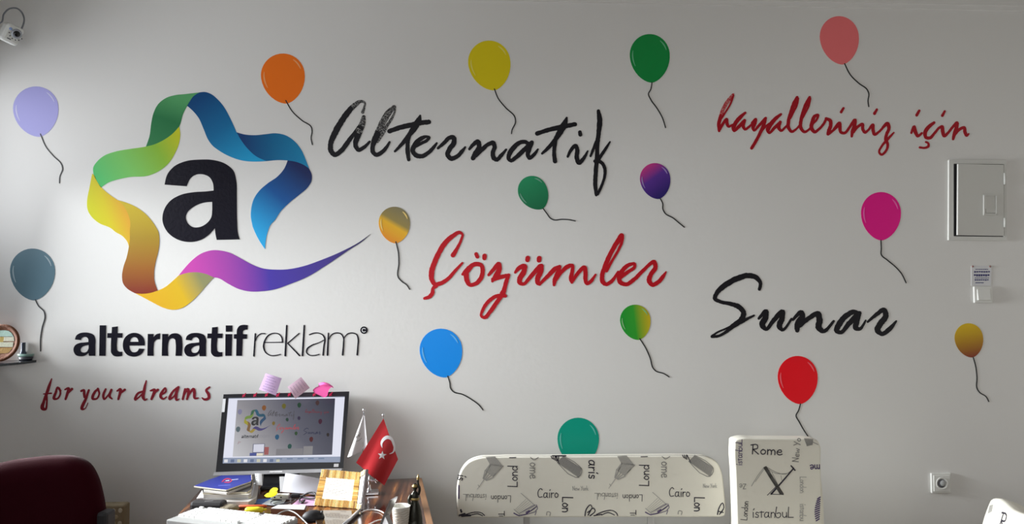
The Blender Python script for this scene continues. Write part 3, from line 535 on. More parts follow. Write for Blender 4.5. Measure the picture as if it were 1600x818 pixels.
# ---------------------------------------------------------------- bench with long printed backrest
YF = -.19
def PB(px, py): return on_y(px, py, YF)
bench = empty('waiting_bench', Vector((on_y(925, 800, -.3).x, -.42, 0)), 'low cream bench backrest printed with city names, against the wall', 'bench')
c0 = PB(925, 760); ol = cr([(714.6, 800), (713.8, 780), (715, 754), (720, 736), (732, 721.5), (748, 715), (770, 713.6), (850, 713), (925, 712.4), (1010, 712), (1085, 712.2), (1106, 714), (1120, 722), (1128, 738), (1131, 760), (1133.6, 785), (1133.8, 799), (1132.5, 805), (1127, 807), (1115, 807.2), (1020, 807.2), (925, 807.5), (820, 808), (740, 808.4), (725, 808.4), (717.5, 807.6), (715, 805)], 4, True)
pts = [((PB(*p) - c0).x, (PB(*p) - c0).z) for p in ol]
mb = MB(); pillow(mb, pts, c0, Vector((1, 0, 0)), Vector((0, 0, 1)), Vector((0, -1, 0)), [(.012, -.062), (.002, -.055), (0, -.045), (0, -.012), (0, -.0055), (.0012, -.0022), (.0035, -.0005), (.006, 0)], M_fab)
bk = mb.build('backrest', bench)
mb = MB(); rim = [c0 + Vector((x, -.0005 + .010, z)) for x, z in pts]; k0 = [i for i, p in enumerate(ol) if p[1] < 770]; 
k1 = max(range(len(ol)), key=lambda i: (ol[i][1] > 800) * (1 + abs(ol[i][0] - 714.6 < 3)) * 0 + (abs(ol[i][0] - 925) < 3 and ol[i][1] > 800)); od = [(k1 + j) % len(ol) for j in range(len(ol))]; mb.tube([rim[i] for i in od if ol[i][1] < 799], .0022, mat('seam_thread', (.42, .40, .36, 1), .8), 6); mb.build('seam', bk)
items = []
for dx, dy in ((0, 0), (205.5, -1.5)):
    def T(s, x, y, h, r, wd, m, sx=1): items.append((m, text(s, x + dx, y + dy, h, r, wd, sx)))
    T('istanbuL', 741.5, 775.5, 10, 180, .9, PG, 1.05); T('London', 782.5, 778, 10.5, 180, .9, PK, 1.0)
    T('Lond', 802, 743, 15, -90, 1.5, PK, 1.12); items.append((PK, [[(796 + dx, 714.5 + dy, 1.4), (806 + dx, 714.2 + dy, 1.4)]]))
    T('ome', 834.5, 735, 15.5, 90, 1.5, PG, 1.05); items.append((PG, [[(829 + dx, 714 + dy, 1.3), (834 + dx, 718 + dy, 1.3), (841 + dx, 714 + dy, 1.3)]]))
    T('Cairo', 856.5, 770.5, 15, 0, 1.3, PK, 1.0)
    if dx == 0:
        T('Lon', 885.5, 788, 16.5, 90, 1.7, PK, 1.0); T('aris', 927, 733, 17, 90, 1.8, PK, 1.15); T('New York', 907, 762.5, 7, 0, .8, PL, .95)
    else: T('Lon', 886, 789, 16, 90, 1.7, PK, .95); T('New York', 904, 760, 6.5, 0, .8, PL, .9)
    for st in ([[(788, 798, 1.2), (788, 805, 1.2)], [(779, 802.5, 1.2), (788, 802.5, 1.2)], [(780, 805.5, .9), (786, 805.5, .9)]], ): items.append((PK, [[(x + dx, y + dy, w_) for x, y, w_ in s] for s in st]))
    items.append((PG, [[(854 + dx, 804 + dy, 1.2), (855 + dx, 799 + dy, 1.2), (860 + dx, 800 + dy, 1.2), (859 + dx, 805 + dy, 1.2)]]))
    # tower sketch
    hat = fill_quad((760, 714), (773, 713), (785, 728), (767, 726), 7, 1.5) + fill_quad((766, 724), (786, 727), (771, 744), (758, 735), 9, 1.3) + fill_quad((758, 734), (771, 745), (760, 750), (755, 747), 4, 1.5)
    hat += [[(756, 749, 1.2), (745.5, 764, .6)], [(747, 757, 1), (749, 760, 1)], [(766, 726, 1.2), (755, 747, 1.2)], [(786, 728, 1), (770, 744, 1)]]
    items.append((PM, [[(x + dx, y + dy, w_) for x, y, w_ in s] for s in hat]))
    # leaning block with striped tip
    hat = fill_quad((880, 713), (908, 731), (904, 745), (871, 722), 22, 1.5) + [[(880, 712, 1), (906, 728.5, 1.2), (909, 733, 1.4), (903, 745, 1.6), (899, 745, 1.4), (871, 722, 1)]]
    items.append((PG, [[(x + dx, y + dy, w_) for x, y, w_ in s] for s in hat]))
    hat = fill_quad((861, 712), (873, 711.5), (872, 721), (863, 716), 4, 1.6) + [[(863, 711.5, 2), (884, 711.5, 2.4)], [(868, 712, 1.6), (874, 724, 1.2)]]
    items.append((PK, [[(x + dx, y + dy, w_) for x, y, w_ in s] for s in hat]))
    # ruled box
    hat = [[(814, 770, .9), (838, 791, 1)], [(803, 795, 1), (813, 804, 1.2)]] + [[(804 + 2.6 * i, 793 + 1.7 * i - 0, .6), (815 + 3.2 * i, 778 + 2.4 * i, .6)] for i in range(0)]
    hat += [[(805 + 1.6 * i, 795.5 + 1.5 * i, .55), (822 + 2.6 * i, 779 + 2.2 * i, .55)] for i in range(6)]
    items.append((PL, [[(x + dx, y + dy, w_) for x, y, w_ in s] for s in hat]))
    hat = [[(803, 801, 1.8), (811, 805, 1.8), (838, 791, 1.5)], [(812, 801, 1), (836, 788, 1)], [(818, 804, 1), (840, 794, 1), (838, 788, 1)], [(822, 800, 1.8), (827, 797, 1.8)], [(830, 797, 1.6), (835, 793.5, 1.6)], [(838, 798, 1), (836, 804, 1)]]
    items.append((PP, [[(x + dx, y + dy, w_) for x, y, w_ in s] for s in hat]))
    # dark curls at the lower edge
    cur = [[(914, 805, 2), (916, 795, 2), (923, 788, 1.6), (925, 793, 1.4), (918, 800, 1.8)], [(919, 804, 2), (927, 793, 1.8), (930, 797, 1.6), (922, 805, 2)], [(932, 803, 1.6), (945, 798, 1.8), (957, 797, 1.4), (964, 802, 1.6), (965, 805, 1.4)], [(940, 804, 1.4), (950, 800, 1.6), (960, 804, 1.4)], [(928, 805, 1.8), (940, 803, 1.8)]]
    if dx == 0: items.append((PK, cur))
cur = [[(722, 805, 4), (735, 804.5, 3)], [(728, 803, 1.6), (742, 799.5, 1.6), (753, 801, 1.4), (757, 804.5, 1.6)], [(736, 804, 1.4), (746, 802, 1.6), (754, 805, 1.4)], [(720, 796, 3), (721, 799, 3)], [(718, 804.5, 3), (726, 802, 3)]]
items.append((PK, cur)); items.append((PK, [[(1121, 803, 2), (1123, 794, 1.8), (1129, 785, 1.6), (1131, 792, 1.6), (1126, 801, 1.8)], [(1124, 803, 1.6), (1130, 795, 1.8)], [(1122, 798, 1.6), (1130, 800, 1.6)]]))
items.append((PK, text('is', 721.5, 746, 15, 98, 1.5))); items.append((PP, [[(717, 758, 2), (716.8, 778, 2)]]))
items = [(m, [s for s in sts if all(710.2 < p[1] < 806.5 for p in s)]) for m, sts in items]
fab_print(bk, PB, Vector((0, -.0006, 0)), items)
for px in (823, 1016):
    mb = MB(); p = on_y(px, 812, -.15); mb.box((p.x, -.152, .58), (.028, .008, .36), M_alu, bev=.002); mb.build('bracket', bench)
bx0, bx1 = PB(716, 800).x, PB(1132, 800).x
mb = MB(); mb.box(((bx0 + bx1) / 2, -.44, .42), (bx1 - bx0, .46, .10), M_fab, bev=.02); mb.build('seat', bench)
mb = MB(); mb.box(((bx0 + bx1) / 2, -.40, .35), (bx1 - bx0 - .1, .40, .04), M_alu, bev=.004)
for px in (823, 1016): mb.box((on_y(px, 812, -.15).x, -.18, .385), (.028, .06, .03), M_alu)
mb.build('seat_frame', bench)
for sx in (bx0 + .12, bx1 - .12):
    for y in (-.58, -.22): mb = MB(); mb.tube([(sx, y, 0), (sx, y, .34)], .015, M_alu, 12); mb.build('leg', bench)

# ---------------------------------------------------------------- printed armchair beside it
YA = -.30
def PA(px, py): return on_y(px, py, YA)
ch = empty('printed_chair', Vector((PA(1218, 800).x, -.5, 0)), 'tall cream chair back printed with Rome and a bridge sketch, right of the bench', 'chair')
ol = cr([(1152.5, 880), (1151.5, 818), (1149, 740), (1147.5, 698), (1149, 688), (1156, 685), (1180, 684.6), (1215, 684.6), (1250, 685), (1268, 685.4), (1277, 687), (1281, 693), (1282.5, 720), (1283.5, 760), (1284, 818), (1285, 880), (1283, 895), (1270, 899), (1220, 900), (1168, 899), (1155, 895)], 4, True)
c0 = PA(1218, 780); pts = [((PA(*p) - c0).x, (PA(*p) - c0).z) for p in ol]
mb = MB(); pillow(mb, pts, c0, Vector((1, 0, 0)), Vector((0, 0, 1)), Vector((0, -1, 0)), [(.014, -.085), (.003, -.078), (0, -.068), (0, -.014), (0, -.0055), (.0012, -.0022), (.0035, -.0005), (.006, 0)], M_fab)
bk = mb.build('backrest', ch)
mb = MB(); ol2 = cr([(1281, 725), (1285, 750), (1288, 780), (1289.5, 818), (1290, 900), (1276, 900), (1277, 780), (1278, 740)], 4, True)
c1 = PA(1283, 800); p2_ = [((PA(*p) - c1).x, (PA(*p) - c1).z) for p in ol2]
mb = MB(); pillow(mb, p2_, c1 + Vector((0, .006, 0)), Vector((1, 0, 0)), Vector((0, 0, 1)), Vector((0, -1, 0)), [(.004, -.06), (0, -.05), (0, -.008), (.003, 0)], M_fab); mb.build('side_flap', ch)
items = [(PK, text('Rome', 1199, 703, 15.5, 2, 1.7, 1.45)), (PG, text('New Yo', 1245, 702, 10.5, -84, 1.3, 1.25)), (PP, text('me', 1273, 731, 13, 178, 1.6, 1.1)),
 (PL, text('London', 1254, 757, 10, 90, .9, .85)), (PL, text('istanbu', 1254, 800, 10, 90, 1.0, .9)), (PK, text('istanbuL', 1208, 801, 16.5, 0, 1.3, 1.12)), (PP, text('istanbuL', 1155, 706, 10.5, -90, 1.1, 1.1)),
 (PG, text('Ze', 1160, 760, 11, 180, 1.0)), (PK, text('London', 1164, 797, 10, -86, 1.0, 1.0))]
br = fill_quad((1193, 730), (1197, 728), (1224, 771), (1219, 772), 22, 1.0) + [[(1194, 730, 1.2), (1219, 771, 1.2)], [(1197, 728, 1.2), (1224, 771, 1.2)]]
items.append((PG, br)); items.append((PK, [[(1240, 731, 2.2), (1222, 752, 2.4), (1205, 771, 3)], [(1236, 727, 2), (1242, 734, 2.4)], [(1214, 758, 1), (1199, 773, 1)], [(1206, 771.5, 1), (1224, 772, 1)]]))
items.append((PG, [[(1194, 729, .7), (1183, 744, .7), (1174, 759, .7)], [(1196, 729, .7), (1180, 752, .6)], [(1198, 729, .8), (1210, 736, .8), (1228, 740, .8), (1238, 733, .8)], [(1199, 732, .7), (1212, 739, .7), (1230, 739, .7)], [(1206, 737, .6), (1217, 760, .6)], [(1220, 742, .6), (1222, 752, .6)]]))
items.append((PG, fill_quad((1257, 684.5), (1270, 685), (1269, 694), (1261, 696), 8, 1.2) + [[(1270, 690, 1), (1278, 694, 1)]]))
fab_print(bk, PA, Vector((0, -.0006, 0)), items)
mb = MB(); Pf = lambda x, y: on_y(x, y, YA - .0008)
for i in range(11): t = i / 10; stroke(mb, [(1281.5 - 1.5 * t, 776 + 34 * t, 2.0), (1277.5 - 4 * math.sin(t * 2.6), 779 + 34 * t, 2.0)], Pf, Vector((0, 0, 0)), PP, 2)
mb.build('fabric_print', ch, label='purple striped print on the side edge', kind='stuff')
xa, xb = PA(1150, 800).x, PA(1286, 800).x
mb = MB(); mb.box(((xa + xb) / 2, -.53, .40), (xb - xa, .44, .12), M_fab, bev=.025); mb.build('seat', ch)
mb = MB(); mb.box(((xa + xb) / 2, -.26, .5), (.10, .02, .5), M_alu); mb.box(((xa + xb) / 2, -.48, .325), (xb - xa - .06, .46, .03), M_alu); mb.build('seat_frame', ch)
for sx in (xa + .06, xb - .06):
    for y in (-.68, -.30): mb = MB(); mb.tube([(sx, y, 0), (sx, y, .315)], .014, M_alu, 12); mb.build('leg', ch)

# ---------------------------------------------------------------- third printed chair, turned, at the right edge
a = at(1548, 772, 3.02); zt = a.z; b = on_z(1607, 811, zt); ux = (b - a); ux.z = 0; ux.normalize(); n3h = Vector((ux.y, -ux.x, 0)); n3h = n3h if n3h.x < 0 else -n3h
LEAN = math.radians(16); uz = Vector((0, 0, math.cos(LEAN))) - n3h * math.sin(LEAN); n3 = n3h * math.cos(LEAN) + Vector((0, 0, math.sin(LEAN)))
LW = .44
ch2 = empty('printed_chair', Vector((a + ux * LW / 2)) * 1.0 - Vector((0, 0, zt)), 'cream printed chair back turned sideways in the lower right corner', 'chair')
ol = cr([(0, -.42), (.0, -.2), (.0, -.05), (.012, -.014), (.04, 0), (.2, 0), (.40, 0), (.428, -.014), (.44, -.05), (.44, -.2), (.44, -.42), (.22, -.425)], 4, True)
mb = MB(); pillow(mb, ol, a, ux, uz, n3, [(.014, -.085), (.003, -.078), (0, -.066), (0, -.012), (.003, -.004), (.008, 0)], M_fab); bk = mb.build('backrest', ch2)
def P3(px, py): return a + ux * (px / 400) - uz * (py / 400)
fab_print(bk, P3, n3 * .0006, [(PK, text('Rome', 98, 26, 25, 0, 2.8, 1.5)), (PG, text('istanbuL', 30, 90, 14, -90, 1.6)), (PK, text('London', 110, 110, 18, 0, 2)), (PL, fill_quad((8, 16), (18, 12), (20, 22), (10, 28), 6, 1.0))])
cc = a + ux * LW / 2 + n3h * .10
n3 = n3h
M3 = Matrix((ux, n3, Vector((0, 0, 1)))).transposed()
mb = MB(); mb.box((cc + n3 * .10) * 1 + Vector((0, 0, .40 - zt)), (LW, .26, .10), M_fab, bev=.025, M=M3); mb.build('seat', ch2)
mb = MB(); mb.box(cc - n3 * .03 + Vector((0, 0, .44 - zt)), (.10, .02, .22), M_alu, M=M3); mb.box(cc + n3 * .09 + Vector((0, 0, .325 - zt)), (LW - .06, .28, .03), M_alu, M=M3); mb.build('seat_frame', ch2)
for s in (-1, 1):
    for t in (-.03, .20):
        p = cc + ux * s * (LW / 2 - .06) + n3 * t; mb = MB(); mb.tube([(p.x, p.y, 0), (p.x, p.y, .315)], .014, M_alu, 12); mb.build('leg', ch2)

# ---------------------------------------------------------------- desk
DZ = .765; DR = math.radians(7.1); du = Vector((math.cos(DR), math.sin(DR), 0)); dv = Vector((-math.sin(DR), math.cos(DR), 0))
BR = on_z(659, 746, DZ); BR.y = min(BR.y, -.012)
DWID, DDEP = .90, .78
mw = mat('desk_wood', (.1, .04, .02, 1), .16, coat=.25); nt = mw.node_tree; b_ = nt.nodes['Principled BSDF']
tc = nt.nodes.new('ShaderNodeTexCoord'); mp = nt.nodes.new('ShaderNodeMapping'); mp.inputs['Rotation'].default_value = (0, 0, -DR); mp.inputs['Scale'].default_value = (34, 1.6, 1.6)
no = nt.nodes.new('ShaderNodeTexNoise'); no.inputs['Scale'].default_value = 1.0; no.inputs['Detail'].default_value = 5; no.inputs['Roughness'].default_value = .6
rp = nt.nodes.new('ShaderNodeValToRGB'); els = rp.color_ramp.elements; els[0].position = .36; els[0].color = (.028, .010, .006, 1); els[1].position = .70; els[1].color = (.36, .14, .04, 1)
e_ = els.new(.50); e_.color = (.075, .027, .014, 1); e_ = els.new(.58); e_.color = (.15, .055, .022, 1)
nt.links.new(tc.outputs['Object'], mp.inputs['Vector']); nt.links.new(mp.outputs['Vector'], no.inputs['Vector']); nt.links.new(no.outputs['Fac'], rp.inputs['Fac']); nt.links.new(rp.outputs['Color'], b_.inputs['Base Color'])
M_edge = mat('desk_edge_wood', (.26, .13, .06, 1), .4, bump=(40, .1, .002))
def dk(u, v, z=0): return BR + du * u + dv * v + Vector((0, 0, z))      # u negative = left, v negative = toward the room
desk = empty('office_desk', Vector((dk(-DWID / 2, -DDEP / 2).x, dk(-DWID / 2, -DDEP / 2).y, 0)), 'glossy dark striped wood desk under the monitor', 'desk')
mb = MB(); mb.box(dk(-DWID / 2 - .012, -DDEP / 2, -.014), (DWID - .024, DDEP, .028), mw, DR); mb.build('desktop', desk)
for u in (-.012, ): mb = MB(); mb.box(dk(u, -DDEP / 2, -.014), (.024, DDEP, .0285), M_edge, DR, .002); mb.build('edge_band', desk, label='lighter brown edge strip along the right side')
for u in (-.03, -DWID + .03): mb = MB(); mb.box(dk(u, -DDEP / 2, -.028 - (DZ - .028) / 2), (.022, DDEP - .08, DZ - .028), M_edge, DR); mb.build('side_panel', desk)
mb = MB(); mb.box(dk(-DWID / 2, -.12, -.25), (DWID - .10, .018, .40), M_edge, DR); mb.build('back_panel', desk)
def onD(px, py, h=0): return on_z(px, py, DZ + h)

# ---------------------------------------------------------------- monitor
mq = [at(350, 616, 3.275), at(546, 611.5, 3.325), at(536.5, 731, 3.225), at(338, 737, 3.175)]
mn = (mq[1] - mq[0]).cross(mq[3] - mq[0]).normalized(); mn = mn if mn.dot(CAM - mq[0]) > 0 else -mn
mon = empty('computer_monitor', Vector((mq[3].lerp(mq[2], .45).x, mq[3].lerp(mq[2], .45).y + .02, DZ)), 'black widescreen monitor on the desk showing a photo of this wall', 'monitor')
def ml(u, v, d=0): return bil(mq, u, v) + mn * d
mb = MB(); mb.hexa([ml(0, 0), ml(1, 0), ml(1, 1), ml(0, 1)], [ml(.01, .01, -.04), ml(.99, .01, -.04), ml(.99, .99, -.04), ml(.01, .99, -.04)], M_blackm); casing = mb.build('casing', mon)
def pxm(px, py):                                 # pixel -> (u,v) on the monitor face by bilinear inversion
    u = v = .5
    for _ in range(12):
        xa_ = 350 + (546 - 350) * u; xb_ = 338 + (536.5 - 338) * u; ya_ = 616 - 4.5 * u; yb_ = 737 - 6 * u
        v = (py - ya_) / (yb_ - ya_); xl = 350 - 12 * v; xr = 546 - 9.5 * v; u = (px - xl) / (xr - xl)
    return u, v
def ring(mb, outer, inner, d0, d1, m):           # raised frame between two quads in monitor uv
    P = [ml(*o, d1) for o in outer] + [ml(*i, d1) for i in inner] + [ml(*o, d0) for o in outer] + [ml(*i, d0) for i in inner]
    fs = [];
    for i in range(4):
        j = (i + 1) % 4; fs += [[i, j, 4 + j, 4 + i], [8 + i, 8 + j, j, i], [4 + i, 4 + j, 12 + j, 12 + i]]
    mb.add(P, fs, m)
so = [(0, 0), (1, 0), (1, 1), (0, 1)]; si = [pxm(357.5, 621.5), pxm(539, 619), pxm(531.5, 722), pxm(348, 724)]
mb = MB(); ring(mb, so, si, 0, .008, M_black); mb.build('bezel', mon)
def sm(name, col, st=1.0):
    return mat(name, (0, 0, 0, 1), .25, emit=L(*col), estr=st)
def suv(u, v, d=.001): return ml(*[si[0][k] + (si[1][k] - si[0][k]) * u + ((si[3][k] + (si[2][k] - si[3][k]) * u) - (si[0][k] + (si[1][k] - si[0][k]) * u)) * v for k in (0, 1)], d)
mb = MB(); mb.add([suv(0, 0), suv(1, 0), suv(1, 1), suv(0, 1)], [[0, 1, 2, 3]], sm('screen_page_white', (222, 224, 238))); scr = mb.build('screen', mon, label='lit screen with white page margins and a photo')
# photo on the screen
iq = [(.075, .035), (.915, .03), (.925, .885), (.078, .90)]
def ip(px, py, d=.0014):
    x, y = px / 1600, (py) / 818; a = [iq[0][k] + (iq[1][k] - iq[0][k]) * x for k in (0, 1)]; b = [iq[3][k] + (iq[2][k] - iq[3][k]) * x for k in (0, 1)]
    return suv(a[0] + (b[0] - a[0]) * y, a[1] + (b[1] - a[1]) * y, d)
mb = MB(); G = grad_mat('screen_photo_wall', [(0, L(196, 196, 200)), (.35, L(150, 148, 152)), (.7, L(92, 92, 104)), (1, L(52, 54, 68))], .25, emit=1.0)
mb.add([ip(0, 0), ip(1600, 0), ip(1600, 818), ip(0, 818)], [[0, 1, 2, 3]], G, [.42, 1.0, .85, .02])
def ipd(x, y): return ip(x, y, .0018)
Z0 = Vector((0, 0, 0))
def simple(l, k): return l[::k]
for s in SCREEN_SHAPES:
    if s[0] == 'strokes':
        for st in s[1]:
            for q_ in st: stroke(mb, [(p[0], p[1], p[2] * 1.0) for p in q_], ipd, Z0, sm('screen_ink_%d_%d_%d' % s[2], s[2]), 2, 0, False)
    else:
        ol, c, wl = s; c = tuple(int(x * .8 + 18) for x in c); cx = sum(p[0] for p in ol) / len(ol); dim = max(.35, 1.05 - cx / 2300)
        c = tuple(int((x * .62 + 92 * .38) * dim) for x in c)
        tri = tessellate_polygon([[Vector((p[0], p[1], 0)) for p in ol]]); mb.add([ipd(*p) for p in ol], [list(t) for t in tri], sm('screen_tint_%d_%d_%d' % c, c))
def sq(x0, y0, x1, y1, c, d=.0019): mb.add([ip(x0, y0, d), ip(x1, y0, d), ip(x1, y1, d), ip(x0, y1, d)], [[0, 1, 2, 3]], sm('screen_tint_%d_%d_%d' % c, c))
sq(690, 720, 1120, 808, (120, 118, 122)); sq(1130, 690, 1280, 812, (128, 126, 128)); sq(310, 640, 500, 770, (100, 100, 118)); sq(322, 648, 490, 760, (205, 206, 220), .0022); sq(270, 770, 480, 812, (70, 80, 140), .0021); sq(380, 775, 480, 812, (220, 210, 190), .0023); sq(500, 690, 570, 800, (150, 84, 84), .0021)
mb.build('displayed_photo', scr, label='dim photograph of the sticker wall on screen', kind='stuff')
mb = MB(); gk = sm('screen_taskbar', (140, 150, 172))
def sr(u0, v0, u1, v1, m, d): mb.add([suv(u0, v0, d), suv(u1, v0, d), suv(u1, v1, d), suv(u0, v1, d)], [[0, 1, 2, 3]], m)
sr(0, .915, 1, 1, gk, .0016); sr(0, 0, 1, .012, sm('screen_top_line', (120, 126, 140)), .0016)
for i in range(9): sr(.01 + .055 * i, .94, .01 + .055 * i + .03, .985, sm('screen_icon_%d' % (i % 3), [(220, 220, 225), (96, 110, 140), (190, 190, 170)][i % 3]), .002)
for i in range(5): sr(.45 + .09 * i, .93, .5 + .09 * i, .95, sm('screen_icon_g', (108, 124, 150)), .002)
mb.build('taskbar', scr, kind='stuff')
mb = MB(); u, v = pxm(349, 640); mb.hexa([ml(.0, .06, .009), ml(.022, .06, .009), ml(.022, .235, .009), ml(.0, .235, .009)], [ml(.0, .06, .007), ml(.022, .06, .007), ml(.022, .235, .007), ml(.0, .235, .007)], M_paper); mb.build('edge_sticker', mon, label='white strip on the left bezel')  # white piece in place of light reflected off the bezel side
mb = MB(); u0, v0 = pxm(522, 724.5); u1, v1 = pxm(529, 729); mb.hexa([ml(u0, v0, .0095), ml(u1, v0, .0095), ml(u1, v1, .0095), ml(u0, v1, .0095)], [ml(u0, v0, .007), ml(u1, v0, .007), ml(u1, v1, .007), ml(u0, v1, .007)], M_paper); mb.build('badge', mon, label='tiny white square badge')
mb = MB(); mb.hexa([ml(-.015, 1.0, .006), ml(.99, 1.0, .006), ml(.985, 1.045, .006), ml(-.02, 1.045, .006)], [ml(-.015, 1.0, -.03), ml(.99, 1.0, -.03), ml(.985, 1.045, -.03), ml(-.02, 1.045, -.03)], M_alu); chin = mb.build('chin_strip', mon, label='silver strip under the black bezel')
mb = MB(); mb.hexa([ml(.42, 1.01, .008), ml(.52, 1.01, .008), ml(.52, 1.025, .008), ml(.42, 1.025, .008)], [ml(.42, 1.01, .005), ml(.52, 1.01, .005), ml(.52, 1.025, .005), ml(.42, 1.025, .005)], M_chrome); mb.build('emblem', chin)
bc = onD(441, 759); nk = ml(.50, .8, -.045)
mb = MB(); mb.box(bc + Vector((0, .0, .008)), (.16, .13, .016), M_black, DR, .005); mb.build('stand_base', mon)
mb = MB(); mb.hexa([bc + du * -.075 + Vector((0, -.01, .01)), bc + du * .065 + Vector((0, -.01, .01)), nk + du * .065, nk - du * .075], [bc + du * -.075 + Vector((0, .02, .01)), bc + du * .065 + Vector((0, .02, .01)), nk + du * .065 + Vector((0, .03, 0)), nk - du * .075 + Vector((0, .03, 0))], M_black); mb.build('stand_neck', mon)

# post-it notes on the monitor top, red sticker scraps
def sheet(name, corners, mt, label, cat, bend=0.0, th=.0006, parent=None, group=None, lines=0, inkm=None, nu=6, nv=6, wob=0.0):
    mb = MB(); n = (corners[1] - corners[0]).cross(corners[3] - corners[0]).normalized(); n = n if n.dot(CAM - corners[0]) > 0 else -n
    g = lambda u, v: bil(corners, u, v) + n * (bend * math.sin(math.pi * u) + wob * math.sin(5 * u + 3 * v))
    for side in (0, 1):
        vs = [g(i / nu, j / nv) - n * th * side for j in range(nv + 1) for i in range(nu + 1)]
        mb.add(vs, [[j * (nu + 1) + i, j * (nu + 1) + i + 1, (j + 1) * (nu + 1) + i + 1, (j + 1) * (nu + 1) + i] for j in range(nv) for i in range(nu)], mt, smooth=True)
    o = mb.build(name, parent, label=label, cat=cat, group=group)
    if lines:
        mb = MB()
        for k in range(lines):
            v = .14 + .72 * k / max(1, lines - 1); L0, L1 = .12 + random.uniform(0, .08), .88 - random.uniform(0, .25)
            ns = 5; segs = [L0 + (L1 - L0) * i / ns for i in range(ns + 1)]
            for s0, s1 in zip(segs, segs[1:]):
                s1 -= (L1 - L0) * .03; mb.add([g(s0, v) + n * .0004, g(s1, v) + n * .0004, g(s1, v + .022) + n * .0004, g(s0, v + .022) + n * .0004], [[0, 1, 2, 3]], inkm or PG)
        mb.build('writing', o, kind='stuff')
    return o
M_lil = mat('lilac_note', (.66, .46, .72, 1), .7); M_ppk = mat('pale_pink_note', (.80, .56, .70, 1), .7); M_hpk = mat('hot_pink_note', (.95, .13, .45, 1), .65)
f_ = 3.19
sheet('sticky_note', [at(415, 582.5, 3.22), at(440, 590.5, 3.222), at(431, 617.5, 3.20), at(404.5, 608, 3.20)], M_lil, 'lilac sticky note with writing, left of the three on the monitor', 'note', .003, group='notes on the monitor', lines=6, inkm=mat('violet_ink', (.30, .18, .42, 1), .7))
sheet('sticky_note', [at(470.5, 588.5, 3.225), at(484, 605.5, 3.225), at(461.5, 622.5, 3.19), at(449, 604, 3.20)], M_ppk, 'pale pink sticky note standing on one corner, middle of the monitor top', 'note', .003, group='notes on the monitor', lines=5, inkm=mat('mauve_ink', (.42, .25, .42, 1), .7))
hp = empty('sticky_note', at(505, 607, 3.21), 'curled hot pink sticky note on the monitor top, right of the other two', 'note', 'notes on the monitor')
def hpP(px, py): return at(px, py, 3.208)
mb = MB(); ol = outline([(497.5, 599, 1), (505, 596.5), (513, 598.5), (520, 603, 1), (514, 608), (512.5, 613), (511, 618), (506, 620.5, 1), (491, 613.5, 1), (489, 609), (493, 605), (498, 602)], 4)
plate(mb, [ol], hpP, Vector((0, .0012, 0)), M_hpk); mb.build('paper', hp)
mb = MB(); pts_ = cr([(497.5, 598.5), (505, 597), (513, 599), (520, 603)], 4)
vs = [at(x, y, 3.206) for x, y in pts_] + [at(x + 1.5, y + 3.2, 3.19) for x, y in pts_]; n_ = len(pts_)
mb.add(vs, [[i, i + 1, n_ + i + 1, n_ + i] for i in range(n_ - 1)], M_hpk, smooth=True); mb.build('curled_edge', hp)
M_scr = mat('red_scrap', alb((140, 12, 50), 170), .4)
ordn = ['leftmost of seven', 'second from the left of seven', 'third of seven, under the lilac note', 'middle one of seven', 'fifth of seven, by the pale note', 'sixth of seven, by the hot pink note', 'rightmost of seven']
for (px, py), od in zip([(382, 616.5), (399, 616), (417, 615.5), (434.5, 616), (452.5, 615), (491.5, 615), (517, 615)], ordn):
    mb = MB(); uv = lambda x, y: ml(*pxm(x, y), .0083)
    stroke(mb, [(px + 2.5, py - 2.2, 1.2), (px + .5, py, 2.0), (px - 2, py + 3.2, 2.4)], uv, mn * .0008, M_scr, 3); stroke(mb, [(px - 2.6, py + .5, 1.0), (px, py + 1, 1.2), (px + 1, py + 3, 1.2)], uv, mn * .0006, M_scr, 3)
    mb.build('sticker_scrap', label='red sticker scrap on the monitor bezel, ' + od, cat='sticker', group='red scraps on the monitor bezel')

# ---------------------------------------------------------------- flags
fb = onD(577, 771)
fl = empty('desk_flag_stand', fb, 'chrome desk stand holding a white pennant and a red flag', 'flag')
mb = MB(); mb.box(fb + Vector((0, 0, .006)), (.075, .055, .012), M_chrome, DR, .003); mb.build('base', fl)
mb = MB(); mb.lathe(fb, [(.010, .012), (.008, .02), (.005, .025), (.005, .05), (.008, .055), (.004, .06), (.002, .075)], M_chrome, 14)
kx = fb + Vector((0, 0, .05)); mb.tube([kx + du * -.028, kx + du * .028], .004, M_chrome, 10)
for s in (-1, 1): mb.lathe(kx + du * .028 * s + Vector((0, 0, -.008)), [(.004, 0), (.006, .004), (.006, .014), (.003, .02)], M_chrome, 12)
mb.build('holder', fl)
fd = (fb - CAM).dot(FWD)
for tx, ty, s, nm in ((568.3, 642, -1, 'left'), (598.8, 650, 1, 'right')):
    mb = MB(); tp = at(tx, ty, fd + .005); mb.tube([kx + du * .028 * s, tp], .0022, M_chrome, 8); mb.lathe(tp + Vector((0, 0, -.002)), [(.002, 0), (.0055, .004), (.0055, .009), (.001, .014)], M_chrome, 10); mb.build('pole', fl)
def cloth(name, q, mt, parent, fold, label, nu=14, nv=14):
    mb = MB(); n = Vector((0, -1, 0))
    for side in (0, 1):
        mb.add([bil(q, i / nu, j / nv) + n * (fold(i / nu, j / nv) - .0008 * side) for j in range(nv + 1) for i in range(nu + 1)], [[j * (nu + 1) + i, j * (nu + 1) + i + 1, (j + 1) * (nu + 1) + i + 1, (j + 1) * (nu + 1) + i] for j in range(nv) for i in range(nu)], mt, smooth=True)
    return mb.build(name, parent, label=label)
M_fred = mat('red_satin', (.46, .006, .012, 1), .42, sheen=.15); M_fwh = mat('white_satin', (.80, .78, .80, 1), .5)
d0 = fd - .004
